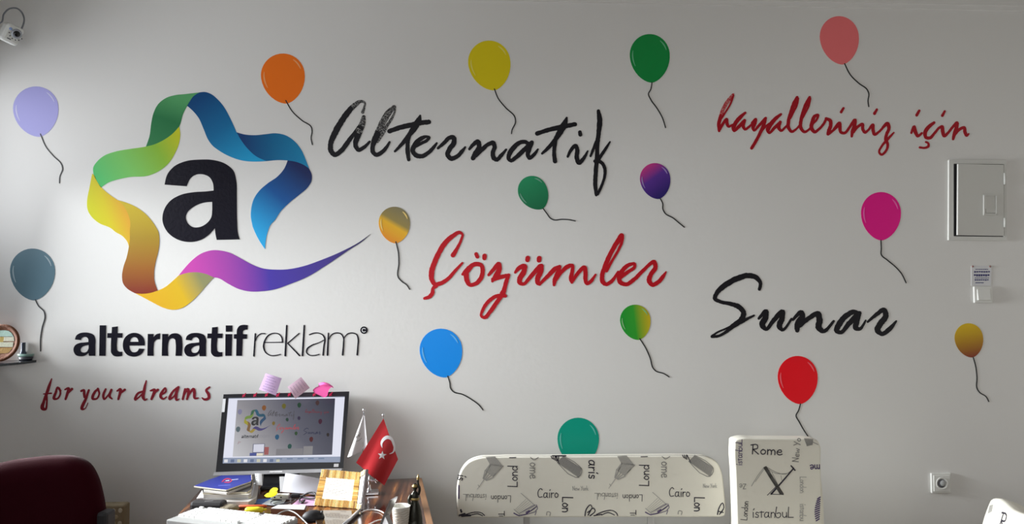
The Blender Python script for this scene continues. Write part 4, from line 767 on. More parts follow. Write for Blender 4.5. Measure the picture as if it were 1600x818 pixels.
rq = [at(599.2, 653, d0), at(622, 717, d0 - .005), at(600.5, 757.5, d0 - .012), at(556.5, 722, d0 - .008)]
rf = lambda u, v: .012 * math.sin(math.pi * min(1, max(0, (u - v * .1) * 1.6 - .25))) * (.3 + .7 * v) + .003
fr = cloth('red_flag', rq, M_fred, fl, rf, 'red satin flag with white crescent and star')
def RFp(px, py):                                 # point on the flag for a pixel: solve bilinear
    u = v = .5
    Q = [(599.2, 653), (622, 717), (600.5, 757.5), (556.5, 722)]
    for _ in range(30):
        f0 = [(1-u)*(1-v)*Q[0][k]+u*(1-v)*Q[1][k]+u*v*Q[2][k]+(1-u)*v*Q[3][k] for k in (0,1)]
        fu = [(1-v)*(Q[1][k]-Q[0][k])+v*(Q[2][k]-Q[3][k]) for k in (0,1)]; fv = [(1-u)*(Q[3][k]-Q[0][k])+u*(Q[2][k]-Q[1][k]) for k in (0,1)]
        dt = fu[0]*fv[1]-fu[1]*fv[0] or 1e-6; ex, ey = px-f0[0], py-f0[1]
        u += (ex*fv[1]-ey*fv[0])/dt; v += (fu[0]*ey-fu[1]*ex)/dt
    return bil(rq, u, v) + Vector((0, -1, 0)) * (rf(u, v) + .0006)
mb = MB(); cp = []
stroke(mb, [(597.5, 698, .8), (596.3, 692, 3), (599.5, 685.5, 4.6), (606, 682, 5.4), (611, 684, 4.6), (615, 691, 3.4), (616.5, 699, 2.8), (614, 706, 2), (609, 708, .8)], RFp, Vector((0, 0, 0)), M_fwh, 4); 
star_ = []
for k in range(10):
    a_ = -math.pi / 2 + math.pi * k / 5 + .1; r_ = 7.2 if k % 2 == 0 else 2.9; star_.append((597.5 + r_ * math.cos(a_), 710 + r_ * math.sin(a_)))
mb.add([RFp(597.5, 710)] + [RFp(*p) for p in star_], [[0, 1 + i, 1 + (i + 1) % 10] for i in range(10)], M_fwh); mb.build('crescent_and_star', fr, label='white crescent and five pointed star')
wq = [at(568.2, 648, d0 + .004), at(568.8, 650, d0 + .004), at(573, 702, d0), at(543, 713.5, d0 - .004)]
wq = [at(567.6, 648, d0 + .004), at(569.6, 649, d0 + .004), at(575, 701, d0 + .002), at(543, 713.5, d0 - .002)]
wfl = cloth('white_pennant', wq, M_fwh, fl, lambda u, v: .007 * v * math.sin(2.2 * math.pi * u) + .003, 'white pennant with faint grey writing')
mb = MB(); WQ = [(567.6, 648), (569.6, 649), (575, 701), (543, 713.5)]
def wp(px, py):
    v = (py - 648) / (707 - 648); xl = 567.6 + (543 - 567.6) * v; xr = 569.6 + (575 - 569.6) * v; u = (px - xl) / max(.1, xr - xl); return bil(wq, u, v) + Vector((0, -1, 0)) * (.007 * v * math.sin(2.2 * math.pi * u) + .004)
for s in [[(556, 680, .9), (557, 676, .9), (558, 681, .9)], [(559, 680, .8), (560.5, 676, .8), (561, 680, .8)], [(562, 680, .8), (563, 675, .8)], [(557, 686, .8), (561, 686.5, .9), (565, 684.5, .8)]]: stroke(mb, s, wp, Z0, PG, 3)
mb.build('writing', wfl, kind='stuff')

# ---------------------------------------------------------------- folding straw photo frame
def straw(name, q, parent, wL, wR, wT, wB):
    n = (q[1] - q[0]).cross(q[3] - q[0]).normalized(); n = n if n.dot(CAM - q[0]) > 0 else -n
    ms = [mat('straw_%d' % i, c, .55) for i, c in enumerate([(.74, .50, .17, 1), (.84, .62, .26, 1), (.60, .36, .11, 1), (.86, .70, .38, 1), (.36, .20, .07, 1)])]
    def reed(a, b, c, d, h): # quad corners, height
        mt = random.choices(ms, [4, 4, 2, 2, 1])[0]; mid = [x.lerp(y, .5) + n * h for x, y in ((a, d), (b, c))]
        mb.add([a, b, c, d] + mid, [[0, 1, 5, 4], [4, 5, 2, 3], [0, 4, 3], [1, 2, 5]], mt)
    for nm, rng, box_ in (('top', 28, (0, 1, 0, wT)), ('bottom', 28, (0, 1, 1 - wB, 1)), ('left', 26, (0, wL, wT, 1 - wB)), ('right', 26, (1 - wR, 1, wT, 1 - wB))):
        mb = MB(); u0, u1, v0, v1 = box_
        for k in range(rng):
            t0, t1 = k / rng, (k + 1) / rng; j = random.uniform(-.006, .006)
            if nm in ('top', 'bottom'): p = [(u0 + (u1 - u0) * t0, v0 + j), (u0 + (u1 - u0) * t0, v1 + j), (u0 + (u1 - u0) * t1, v1 + j), (u0 + (u1 - u0) * t1, v0 + j)]
            else: p = [(u0 + j, v0 + (v1 - v0) * t0), (u1 + j, v0 + (v1 - v0) * t0), (u1 + j, v0 + (v1 - v0) * t1), (u0 + j, v0 + (v1 - v0) * t1)]
            reed(*[bil(q, *x) for x in p], .003)
        o = mb.build('reed_border', parent, kind='stuff')
    mb = MB(); mb.hexa([bil(q, 0, 0), bil(q, 1, 0), bil(q, 1, 1), bil(q, 0, 1)], [bil(q, 0, 0) - n * .008, bil(q, 1, 0) - n * .008, bil(q, 1, 1) - n * .008, bil(q, 0, 1) - n * .008], M_edge); mb.build('backing_board', parent)
    return n
fBL, fBR = onD(490.5, 789, .002), onD(556.5, 794, .002); dBL, dBR = (fBL - CAM).dot(FWD), (fBR - CAM).dot(FWD)
q1 = [at(503, 732.5, dBL + .05), at(563.5, 737.5, dBR + .05), fBR, fBL]
pf = empty('photo_frame', fBL.lerp(fBR, .5), 'folding straw bordered photo frame holding a printed card', 'picture frame')
n1 = straw('left', q1, pf, .16, .13, .22, .20)
cq = [bil(q1, .155, .21), bil(q1, .875, .21), bil(q1, .875, .805), bil(q1, .155, .805)]; cq = [p + n1 * .0012 for p in cq]
mb = MB(); mb.add(cq, [[0, 1, 2, 3]], mat('card_paper', (.86, .80, .70, 1), .6)); card = mb.build('card', pf, label='cream card with rows of small print')
mb = MB()
for k, (a_, b_2) in enumerate([(.2, .88), (.08, .92), (.06, .96), (.05, .94), (.3, .66), (0, 0), (.1, .92), (.06, .95), (.08, .9), (.26, .6), (0, 0), (.62, .82)]):
    if b_2 == 0: continue
    v = .08 + .075 * k; ns = 8
    for i in range(ns):
        s0, s1 = a_ + (b_2 - a_) * i / ns, a_ + (b_2 - a_) * (i + .82) / ns
        mb.add([bil(cq, s0, v) + n1 * .0006, bil(cq, s1, v) + n1 * .0006, bil(cq, s1, v + .022) + n1 * .0006, bil(cq, s0, v + .022) + n1 * .0006], [[0, 1, 2, 3]], mat('print_grey', (.30, .27, .24, 1), .7))
mb.build('printed_text', card, kind='stuff')
q2 = [q1[1] + Vector((.002, 0, 0)), at(571.5, 732.5, dBR - .05), at(563.5, 790, dBR - .10), q1[2] + Vector((.002, 0, 0))]
q2[2] = onD(564.5, 796, .002)
wing = MB(); n2 = (q2[1] - q2[0]).cross(q2[3] - q2[0]).normalized(); n2 = n2 if n2.x < 0 else -n2
wing.hexa(q2, [p - n2 * .010 for p in q2], mat('frame_edge_grey', (.30, .28, .28, 1), .5)); wing.build('folded_wing', pf, label='second leaf seen edge on with a grey rim')
mb = MB(); mb.add([bil(q2, .12, .20) + n2 * .002, bil(q2, .9, .16) + n2 * .002, bil(q2, .9, .82) + n2 * .002, bil(q2, .12, .84) + n2 * .002], [[0, 1, 2, 3]], M_paper); mb.build('card', pf)
mb = MB()
for v0, v1 in ((0.0, .12), (.86, 1.0)):
    for k in range(5): mb.add([bil(q2, .05 + k * .18, v0) + n2 * .003, bil(q2, .2 + k * .18, v0) + n2 * .003, bil(q2, .2 + k * .18, v1) + n2 * .003, bil(q2, .05 + k * .18, v1) + n2 * .003], [[0, 1, 2, 3]], MATS['straw_%d' % (k % 4)])
mb.build('reed_border', pf, kind='stuff')

# ---------------------------------------------------------------- keyboard
KD = math.radians(-17.5); ku = Vector((math.cos(KD), math.sin(KD), 0)); kv = Vector((-math.sin(KD), math.cos(KD), 0))
KTL = onD(313, 791, .022); KW = (onD(466, 808, .022) - KTL).length; ku = (onD(466, 808, .022) - KTL).normalized(); kv = Vector((-ku.y, ku.x, 0)); KDp = .165
def kp(x, y, z=0): return KTL + ku * x - kv * y + Vector((0, 0, z))
kb = empty('keyboard', Vector((kp(KW / 2, KDp / 2).x, kp(KW / 2, KDp / 2).y, DZ)), 'white computer keyboard at the front of the desk', 'keyboard')
MK = Matrix((ku, kv, Vector((0, 0, 1)))).transposed()
M_kb = mat('keyboard_white', (.36, .36, .35, 1), .5); M_key = mat('key_white', (.74, .74, .72, 1), .45)  # body darker than the keys: shade of the key gaps put into its colour
mb = MB(); mb.box(kp(KW / 2, KDp / 2, -.011), (KW, KDp, .020), M_kb, M=MK, bev=.004); mb.build('body', kb)
key_me = {}
def key(x, y, wx, hy=.0145):
    o_ = kp(x + wx / 2, y + hy / 2, .0015)
    if (wx, hy) not in key_me:
        mb = MB(); mb.hexa([o_ + ku * sx * (wx / 2 - .002) + kv * sy * (hy / 2 - .002) + Vector((0, 0, .005)) for sx, sy in ((-1, 1), (1, 1), (1, -1), (-1, -1))], [o_ + ku * sx * (wx / 2 - .0007) + kv * sy * (hy / 2 - .0007) + Vector((0, 0, -.003)) for sx, sy in ((-1, 1), (1, 1), (1, -1), (-1, -1))], M_key)
        ob = mb.build('key', kb, origin=o_); key_me[(wx, hy)] = ob.data
    else: link('key', key_me[(wx, hy)], kb, o_)
K = .0185
for x in [.012] + [.012 + K * 2 + K * i for i in range(12)] + [.012 + K * 15 + K * i for i in range(3)] + [.345 + K * i for i in range(4)]: key(x, .012, K, .012)
for r_, off in enumerate((0, .5, .75, 1.25)):
    y_ = .034 + K * r_; x = .012
    if off: key(x, y_, K * (1 + off), K - .001); x += K * (1 + off)
    for i in range(13 - (0 if not off else r_)): key(x, y_, K, K - .001); x += K
    key(x, y_, .012 + K * 14.9 - x, K - .001)
    for i in range(3): key(.012 + K * 15.2 + K * i, y_, K, K - .001)
    for i in range(4): key(.345 + K * i, y_, K, K - .001)
y_ = .034 + K * 4; x = .012
for wx in (1.4, 1.2, 1.2, 6, 1.2, 1.2, 1.4): key(x, y_, K * wx, K - .001); x += K * wx
for i in range(3): key(.012 + K * 15.2 + K * i, y_, K, K - .001)
for i in range(4): key(.345 + K * i, y_, K, K - .001)
mb = MB(); cb = [onD(432, 805, .024), onD(440, 799.5, .03), onD(449, 797, .032), onD(460, 800, .03), onD(470, 808, .02), onD(480, 818, .01), onD(492, 832, .006)]
mb.tube(cr([tuple(p) for p in cb], 6), .0022, M_kb, 8); mb.build('cable', kb)

# ---------------------------------------------------------------- things on the desk
mo = onD(489, 813); ms_ = empty('computer_mouse', mo, 'black computer mouse in front of the photo frame', 'mouse')
mb = MB(); mb.lathe(mo, [(.0, .0), (.036, .001), (.040, .010), (.037, .020), (.028, .030), (.014, .036), (0.001, .037)], M_blackm, 24, sq=.62, M=Matrix.Rotation(math.radians(15), 3, 'Z')); mb.build('shell', ms_)
mb = MB(); mb.tube([mo + Vector((.026, -.0, .030)), mo + Vector((.034, .002, .028))], .005, mat('wheel_grey', (.10, .10, .10, 1), .5), 10); mb.build('scroll_wheel', ms_)

def flatq(name, pix, z0, th, m, label, cat, parent=None, bev=0, sidem=None, group=None, n=None):
    """a flat sheet or booklet with its corners read on the plane of its top face"""
    top = [on_z(x, y, DZ + z0 + th) for x, y in pix]; bot = [p - Vector((0, 0, th)) for p in top]; mb = MB()
    k = len(pix); mb.add(top + bot, [list(range(k)), [2 * k - 1 - i for i in range(k)]], m); mb.add(top + bot, [[i, (i + 1) % k, k + (i + 1) % k, k + i] for i in range(k)], sidem or m)
    return mb.build(name, parent, label=label, cat=cat, group=group)
M_blue = mat('blue_cover', (.022, .035, .26, 1), .45, spec=.3); M_grey = mat('grey_card', (.42, .40, .40, 1), .6); M_news = mat('newsprint', (.58, .55, .52, 1), .8)
# stack of papers under the monitor's left end, bottom to top
G_ = 'stacked folders and papers on the desk'
flatq('folder', [(318, 772), (350, 756), (404, 757), (400, 777), (388, 783), (322, 783)], .0, .022, M_news, 'thick pile of grey newsprint at the bottom of the paper stack', 'folder', group=G_)
flatq('folder', [(307, 778), (316, 765), (345, 752), (399, 754), (394, 774), (388, 777), (313, 777)], .0225, .004, M_paper, 'white sheet sticking out to the left of the paper stack', 'folder', group=G_)
flatq('folder', [(315, 769), (340, 754), (396, 752), (392, 770), (388, 772), (318, 772)], .027, .012, M_cream, 'cream folder in the middle of the paper stack', 'folder', group=G_, sidem=M_news)
flatq('folder', [(316, 764), (345, 750), (396, 748), (392, 764), (386, 768), (317, 769)], .0395, .006, mat('black_folder', (.06, .055, .055, 1), .5), 'dark folder with pale edges below the blue booklet', 'folder', group=G_, sidem=M_cream)
flatq('folder', [(318, 762), (345, 746), (393, 744), (392, 755), (354, 769), (319, 765)], .046, .008, M_cream, 'beige booklet directly under the blue one', 'folder', group=G_, sidem=M_news)
bb = flatq('booklet', [(303, 758.5), (326, 749), (346, 742), (394, 741.5), (392.5, 751), (353.5, 764.5), (330, 762)], .058, .005, M_blue, 'blue booklet with a red and white emblem on top of the paper stack', 'booklet', sidem=M_cream)
mb = MB(); Pb = lambda x, y: on_z(x, y, DZ + .0634)
stroke(mb, [(347, 752, 1.2), (351, 748.5, 1.6), (358, 747.5, 1.6), (362, 750, 1.4), (357, 753, 1.4), (350, 752.5, 1.0)], Pb, Z0, mat('emblem_red', (.62, .02, .06, 1), .4), 4); stroke(mb, [(353, 750.5, 1.0), (358, 750, 1.0)], Pb, Z0, M_paper, 3); stroke(mb, [(362, 749, 1.2), (372, 748, 1.0)], Pb, Z0, mat('emblem_pale', (.5, .5, .72, 1), .4), 3)
stroke(mb, [(341, 758, .8), (360, 757, .8)], Pb, Z0, mat('emblem_blue', (.14, .16, .62, 1), .4), 3); mb.build('emblem', bb, label='red and white emblem', kind='stuff')
# zigzag printed sheet standing behind the stack
zs = [at(398, 739, 3.06), at(409, 739, 3.06), at(410, 758, 3.04), at(401, 757, 3.04)]
zo = sheet('printed_sheet', zs, M_paper, 'narrow white sheet with black marks behind the paper stack', 'paper', .002)
mb = MB(); nz = Vector((0, -.0012, 0)); zp = lambda x, y: bil(zs, x, y) + nz
for k in range(4): mb.add([zp(.1, .18 + .2 * k), zp(.6, .22 + .2 * k), zp(.15, .34 + .2 * k)], [[0, 1, 2]], PK)
mb.build('print', zo, kind='stuff')
# hanging cord
mb = MB(); mb.tube(cr([tuple(p) for p in [at(393, 741, 3.07), at(394, 752, 3.03), at(394, 760, 2.995), at(391, 768, 2.985), at(388, 777, 2.965), onD(387, 789, .004)]], 5), .0016, mat('beige_cord', (.50, .42, .32, 1), .6), 6); mb.build('cord', mon, label='thin beige cord hanging in front of the paper stack')
# black case
cpos = onD(326, 797); mb = MB(); mb.box(cpos + Vector((0, 0, .019)), (.125, .052, .036), mat('black_case', (.022, .020, .021, 1), .55), math.radians(-4), .012); cs_ = mb.build('camera_case', label='black zipped pouch behind the keyboard at the desk left end', cat='case')
mb = MB(); mb.box(cpos + Vector((.004, -.01, .0372)), (.03, .005, .0012), M_alu, math.radians(12)); mb.build('tag', cs_, label='small pale emblem strip')
# metal tins, lumps
p = onD(361, 789); mb = MB(); mb.lathe(p, [(.030, 0), (.031, .003), (.031, .007), (.028, .009), (.027, .0085)], M_alu, 28); mb.build('round_tin', label='flat round metal tin beside the black pouch', cat='tin')
p = onD(356, 798); mb = MB(); mb.lathe(p, [(.0, 0), (.034, .002), (.042, .010), (.036, .019), (.018, .024), (0.001, .025)], mat('khaki_cloth', (.30, .25, .17, 1), .8, bump=(60, .5, .01)), 20, sq=.6); mb.build('cloth_pouch', label='small khaki cloth pouch right behind the keyboard keys', cat='pouch')
pa, pb_ = onD(372, 791, .006), onD(417, 790, .006); pen = MB(); pen.tube([pa, pa.lerp(pb_, .05), pa.lerp(pb_, .9), pb_], [.002, .006, .006, .004], mat('orange_pen', (.55, .10, .03, 1), .35), 10); po = pen.build('marker_pen', label='orange red marker pen lying behind the yellow marker', cat='pen')
p = onD(397, 797); mb = MB(); ya, yb = onD(383, 797, .011), onD(411, 796, .011); M_yel = mat('yellow_plastic', (.80, .72, .02, 1), .35)
mb.tube([ya, ya.lerp(yb, .1), ya.lerp(yb, .7), yb], [.008, .0125, .012, .009], M_yel, 12); hl = mb.build('highlighter', label='fat yellow highlighter just behind the keyboard', cat='pen')
mb = MB(); mb.tube([yb + du * -.01, yb + du * .012 + dv * .006], [.006, .0045], M_yel, 8); mb.build('cap', hl)
flatq('blue_card', [(392, 786), (404, 779), (424, 778), (419, 787)], .001, .002, mat('blue_print', (.04, .13, .42, 1), .4), 'blue printed card left of the cable', 'card')
flatq('clear_sleeve', [(409, 787), (420, 780), (447, 780), (440, 790)], .004, .001, mat('grey_sleeve', (.40, .43, .46, 1), .3), 'grey plastic sleeve under the looped cable', 'sleeve')
flatq('pink_sheet', [(455, 789), (472, 775), (497, 776), (492, 789)], .002, .002, mat('pink_paper', (.62, .36, .56, 1), .6), 'mauve pink sheet beside the photo frame', 'paper')
flatq('white_card', [(424, 793), (435, 788), (478, 788), (475, 795)], .030, .002, M_paper, 'white card on the brown box behind the mouse', 'card')
flatq('brown_box', [(423, 794.5), (436, 789.5), (482, 790), (478, 796)], .001, .028, mat('brown_wood', (.14, .055, .03, 1), .3), 'small dark brown wooden box behind the keyboard cable', 'box')
# yellow sticky arrows
flatq('sticky_arrow', [(413, 773.5), (417, 770), (424, 767.5), (431, 766.5), (434, 768.5), (432, 772), (427, 775), (421, 776), (416, 775.5)], .030, .0015, M_yel, 'front yellow leaf shaped page flag left of the loose papers', 'note')
flatq('sticky_arrow', [(420.5, 767.5), (423, 763.5), (427, 761), (432, 761), (434.5, 763), (433, 766.5), (428, 768)], .044, .0015, M_yel, 'rear yellow leaf shaped page flag left of the loose papers', 'note')
# loose papers
sheet('paper_sheet', [at(436.5, 744, 3.075), at(452, 744, 3.085), at(456, 768, 3.05), at(437.5, 768, 3.045)], M_paper, 'white sheet standing behind the curled letter', 'paper', .002)
sheet('paper_sheet', [at(446, 738.5, 3.05), at(500, 747, 3.06), at(498, 773, 3.02), at(441, 768, 3.02)], mat('letter_paper', (.72, .72, .78, 1), .65), 'large curled letter leaning behind the photo frame', 'paper', .012, wob=.002, nu=12)
# usb hub + plug + cable
ha, hb = onD(424, 775, .012), onD(452, 774.5, .012); hu = (hb - ha).normalized(); MH = Matrix((hu, Vector((-hu.y, hu.x, 0)), Vector((0, 0, 1)))).transposed(); hc = ha.lerp(hb, .5)
mb = MB(); mb.box(hc, ((hb - ha).length, .03, .016), M_plastic, M=MH, bev=.003); hub = mb.build('card_reader', label='small white adapter with two dark ports', cat='adapter')
for t in (-.018, .006): mb = MB(); mb.box(hc + hu * t + Vector((hu.y, -hu.x, 0)) * .0152, (.006, .001, .005), M_blackm, M=MH); mb.build('port', hub)
mb = MB(); mb.box(hb + hu * .024 + Vector((0, 0, .001)), (.034, .020, .016), M_blackm, M=MH, bev=.004); usb = mb.build('usb_cable', label='black cable with a plug, looped beside the white adapter', cat='cable', origin=hb + hu * .024)
mb = MB(); mb.tube(cr([tuple(x) for x in [hb + hu * .04, onD(474, 773, .02), onD(484, 769, .03), onD(492, 770, .03), onD(494, 776, .02), onD(484, 778, .012), onD(472, 776, .012), onD(468, 781, .01), onD(472, 785, .008), onD(476, 781, .01)]], 6), .0035, M_blackm, 8); mb.build('wire', usb)
mb = MB(); mb.tube(cr([tuple(x) for x in [onD(440, 781, .012), onD(428, 781, .012), onD(423, 785, .012), onD(432, 788, .012), onD(445, 786, .014), onD(456, 784, .014), onD(462, 780, .012)]], 6), .0024, mat('grey_wire', (.05, .05, .06, 1), .4), 8); mb.build('thin_cable', label='thin dark cable loop lying on the grey sleeve', cat='cable')
# glossy tablet and phone
M_tab = mat('tablet_glass', (.045, .026, .014, 1), .06, coat=.4)
tq = [(490, 796.5), (561, 796.5), (529, 826), (497, 826)]
flatq('tablet', tq, .0, .009, M_tab, 'glossy dark tablet with a grey metal edge in front of the frame', 'tablet', sidem=M_alu)
tb = [o for o in bpy.data.objects if o.name == 'tablet'][0]
mb = MB(); mb.tube([on_z(562, 796, DZ + .010), on_z(529, 827, DZ + .010)], .006, M_alu, 8); mb.build('metal_edge', tb)
ph = empty('smartphone', onD(600, 822), 'grey phone on a stand seen edge on, left of the paper cup', 'phone')
pt, pb2 = at(609.5, 780.5, 2.5), at(583, 841, 2.5); pb2.z = DZ + .001
MP = (pt - pb2).normalized(); nn = Vector((.45, -.89, 0)); sdv = MP.cross(nn).normalized()
mb = MB(); rr = Vector((.35, .93, 0)).normalized() * .045; xo = RIGHT * .006
mb.hexa([pb2, pt, pt + rr, pb2 + rr], [pb2 + xo, pt + xo, pt + rr + xo, pb2 + rr + xo], M_alu); mb.build('body', ph)
mb = MB(); s0 = pt.lerp(pb2, .42) + RIGHT * .007; s1 = on_z(619, 846, DZ + .002); s2 = pb2 + RIGHT * .01; s2.z = DZ + .002
mb.hexa([s0, s1, s2, s0], [v_ + rr * .6 for v_ in (s0, s1, s2, s0)], M_grey); mb.build('stand_leg', ph)
M_wc = mat('white_cable', (.78, .76, .74, 1), .4)
mb = MB(); mb.tube(cr([tuple(x) for x in [onD(564, 800, .004), onD(573, 796.5, .004), onD(584, 795.5, .004), onD(592, 797, .004), onD(600, 801, .006)]], 6), .0022, M_wc, 8); mb.build('charging_cable', label='white cable from the frame toward the phone, upper run', cat='cable')
mb = MB(); mb.tube(cr([tuple(x) for x in [onD(576, 819, .004), onD(584, 815, .004), onD(590, 812.5, .005), onD(597, 811, .006)]], 6), .0022, M_wc, 8); mb.build('charging_cable', label='white cable crossing the desk front, lower run by the phone', cat='cable')
# paper cup
cz = DZ + .078; cc = on_z(626.5, 789.5, cz); cu = empty('paper_cup', Vector((cc.x, cc.y, DZ)), 'white paper cup with thin brown line pattern on the desk', 'cup')
mb = MB(); mb.lathe((cc.x, cc.y, DZ), [(.022, .001), (.024, .004), (.0305, .074), (.0325, .076), (.0325, .079), (.0295, .078), (.0225, .012), (.0, .011)], mat('cup_paper', (.82, .80, .74, 1), .5), 32); mb.build('cup_wall', cu)
mb = MB()
for k in range(7):
    zz = .018 + .008 * k; r = .0242 + (.0305 - .0242) * zz / .074 + .0012
    mb.tube([(cc.x + r * math.cos(a_), cc.y + r * math.sin(a_), DZ + zz + .0025 * math.sin(a_ * 5 + k)) for a_ in [math.radians(-170 + 8 * i) for i in range(21)]], .0005, mat('cup_brown', (.35, .27, .18, 1), .6), 5)
mb.build('line_pattern', cu, kind='stuff')
# bronze statuette
sb = onD(648, 822); M_br = mat('dark_bronze', (.035, .034, .026, 1), .3, .7, bump=(70, .4, .004)); M_gd = mat('gold_highlight', (.42, .30, .12, 1), .35, .8)
st = empty('statuette', sb, 'dark bronze robed figurine with raised arms at the desk right side', 'figurine')
H = lambda z: z
mb = MB(); prof = [(.030, 0), (.031, .006), (.027, .012), (.026, .03), (.022, .055), (.016, .075), (.011, .088), (.013, .098), (.014, .108), (.010, .116), (.005, .120), (.005, .124), (.009, .130), (.0095, .137), (.007, .143), (.003, .147)]
mb.lathe(sb, prof, M_br, 20, sq=.75); mb.build('body', st)
mb = MB()
mb.tube(cr([tuple(sb + Vector(x)) for x in [(-.013, -.002, .108), (-.020, -.006, .094), (-.016, -.010, .080), (-.006, -.014, .076)]], 5), [.005] * 16, M_br, 8); mb.build('arm', st)
mb = MB(); mb.tube(cr([tuple(sb + Vector(x)) for x in [(.012, -.002, .108), (.016, -.004, .128), (.011, -.003, .146), (.010, -.002, .160)]], 5), [.005] * 8 + [.004] * 8, M_br, 8); mb.build('arm', st)
mb = MB(); mb.lathe(sb + Vector((.011, -.002, .156)), [(.002, 0), (.005, .004), (.0045, .012), (.001, .022)], M_gd, 10); mb.build('torch', st)
mb = MB(); mb.lathe(sb + Vector((0, -.001, .134)), [(.010, 0), (.0105, .004), (.006, .009), (.0, .011)], M_gd, 12); mb.lathe(sb, [(.0155, .090), (.0165, .094), (.0155, .098)], M_gd, 16, sq=.75); mb.build('gilded_trim', st)

# ---------------------------------------------------------------- red office chair
RD = 2.42
oc = empty('office_chair', Vector((at(45, 800, RD).x, at(45, 800, RD).y - .2, 0)), 'dark red fabric office chair in the lower left corner', 'chair')
ol = cr([(x - 11, y + 7) for x, y in [(168.5, 900), (166.5, 840), (163, 800), (157, 768), (148, 741), (136, 723), (118, 713), (85, 710), (45, 713), (0, 720), (-40, 733), (-66, 755), (-78, 800), (-82, 860), (-78, 925), (-60, 945), (45, 950), (145, 945), (164, 930)]], 4, True)
c0 = at(45, 820, RD); pts = [((at(*p, RD) - c0).dot(RIGHT), (at(*p, RD) - c0).z) for p in ol]
M_redf = mat('dark_red_fabric', (.030, .0012, .0045, 1), .95, spec=.06, sheen=.05, bump=(220, .3, .002))
mb = MB(); pillow(mb, pts, c0, RIGHT, Vector((0, 0, 1)), -FH, [(.035, -.085), (.012, -.075), (0, -.055), (0, -.035), (.008, -.016), (.03, -.004), (.07, 0)], M_redf); mb.build('backrest', oc)
zb = c0.z
sc_ = c0 - FH * .0
mb = MB(); s_c = Vector((c0.x, c0.y, 0)) - FH * .30
mb.box(s_c + Vector((0, 0, .48)), (.48, .46, .09), M_redf, -YAW, .03); mb.build('seat', oc)
mb = MB(); mb.tube([Vector((c0.x, c0.y, .72)) + FH * .09, Vector((c0.x, c0.y, .50)) + FH * .09, s_c + Vector((0, 0, .42))], .02, M_black, 10); mb.build('back_support', oc)
mb = MB(); mb.tube([s_c + Vector((0, 0, .08)), s_c + Vector((0, 0, .44))], .028, M_black, 14); mb.build('gas_column', oc)
for k in range(5):
    a_ = 2 * math.pi * k / 5 + .3; d_ = Vector((math.cos(a_), math.sin(a_), 0)); mb = MB(); mb.tube([s_c + Vector((0, 0, .11)), s_c + d_ * .29 + Vector((0, 0, .075))], [.026, .016], M_black, 10); mb.build('base_arm', oc)
    mb = MB(); pc = s_c + d_ * .29 + Vector((0, 0, .028)); mb.tube([pc - Vector((-d_.y, d_.x, 0)) * .02, pc + Vector((-d_.y, d_.x, 0)) * .02], .028, M_black, 14); mb.build('castor', oc)
ar = at(166, 799, RD + .03)
mb = MB(); mb.box(ar + Vector((-.0, .0, -.06)) , (.035, .06, .13), M_blackm, -YAW, .01); mb.box(ar + Vector((-.03, -.06, -.125)), (.03, .30, .025), M_blackm, -YAW, .008); mb.box(ar + Vector((-.05, -.2, -.27)), (.03, .04, .30), M_blackm, -YAW, .006); mb.build('armrest', oc)

# ---------------------------------------------------------------- beige stone patterned box behind the chair
tr = at(193, 789, 3.14); tl = at(118, 789, 3.14)
w_ = (tr - tl).length
pc = tr.lerp(tl, .5); M_st = mat('beige_stone', (.30, .24, .15, 1), .8, bump=(45, .5, .01))
sbx = empty('storage_box', Vector((pc.x, pc.y + .03, 0)), 'beige cobble textured storage box behind the red chair', 'box')
mb = MB(); mb.box((pc.x, pc.y + .03, pc.z / 2), (w_, .06, pc.z), M_st, bev=.008); mb.build('body', sbx)
mb = MB(); rows = 16
for r_ in range(rows):
    for c_ in range(8):
        sx = w_ / 8; sz = .026; x_ = pc.x - w_ / 2 + sx * (c_ + .5 + (.25 if r_ % 2 else -.25) * .6) + random.uniform(-.002, .002); z_ = pc.z - .022 - sz * r_
        if abs(x_ - pc.x) > w_ / 2 - sx * .45: continue
        a_, b_2 = sx * .46 * random.uniform(.8, 1.05), sz * .44 * random.uniform(.8, 1.05); vs = []
        for k in range(8): q_ = 2 * math.pi * k / 8; vs.append((x_ + a_ * math.cos(q_), pc.y + .0005, z_ + b_2 * math.sin(q_)))
        for k in range(8): q_ = 2 * math.pi * k / 8; vs.append((x_ + a_ * .7 * math.cos(q_), pc.y - .003, z_ + b_2 * .7 * math.sin(q_)))
        mb.add(vs, [[k, (k + 1) % 8, 8 + (k + 1) % 8, 8 + k] for k in range(8)] + [[8 + k for k in range(8)]], random.choice([mat('tan_stone', (.46, .38, .25, 1), .8), mat('pale_stone', (.58, .52, .40, 1), .8)]))
mb.build('stone_relief', sbx, kind='stuff')

# ---------------------------------------------------------------- corner shelf and ornaments
sp = W(57, 562); SZ = sp.z; M_shf = mat('dark_glass_shelf', (.02, .025, .03, 1), .12)
mb = MB(); cx_, cy_ = XL + .001, -.001; ex = sp.x - cx_; ey = .34
arc = [(cx_, cy_)] + [(cx_ + ex * math.cos(a_), cy_ - ey * math.sin(a_)) for a_ in [math.pi / 2 * k / 14 for k in range(15)]]
N_ = len(arc); mb.add([(x, y, SZ) for x, y in arc] + [(x, y, SZ - .010) for x, y in arc], [list(range(N_)), [2 * N_ - 1 - i for i in range(N_)]] + [[i, (i + 1) % N_, N_ + (i + 1) % N_, N_ + i] for i in range(N_)], M_shf)
mb.build('corner_shelf', label='dark glass quarter round shelf in the left corner', cat='shelf')
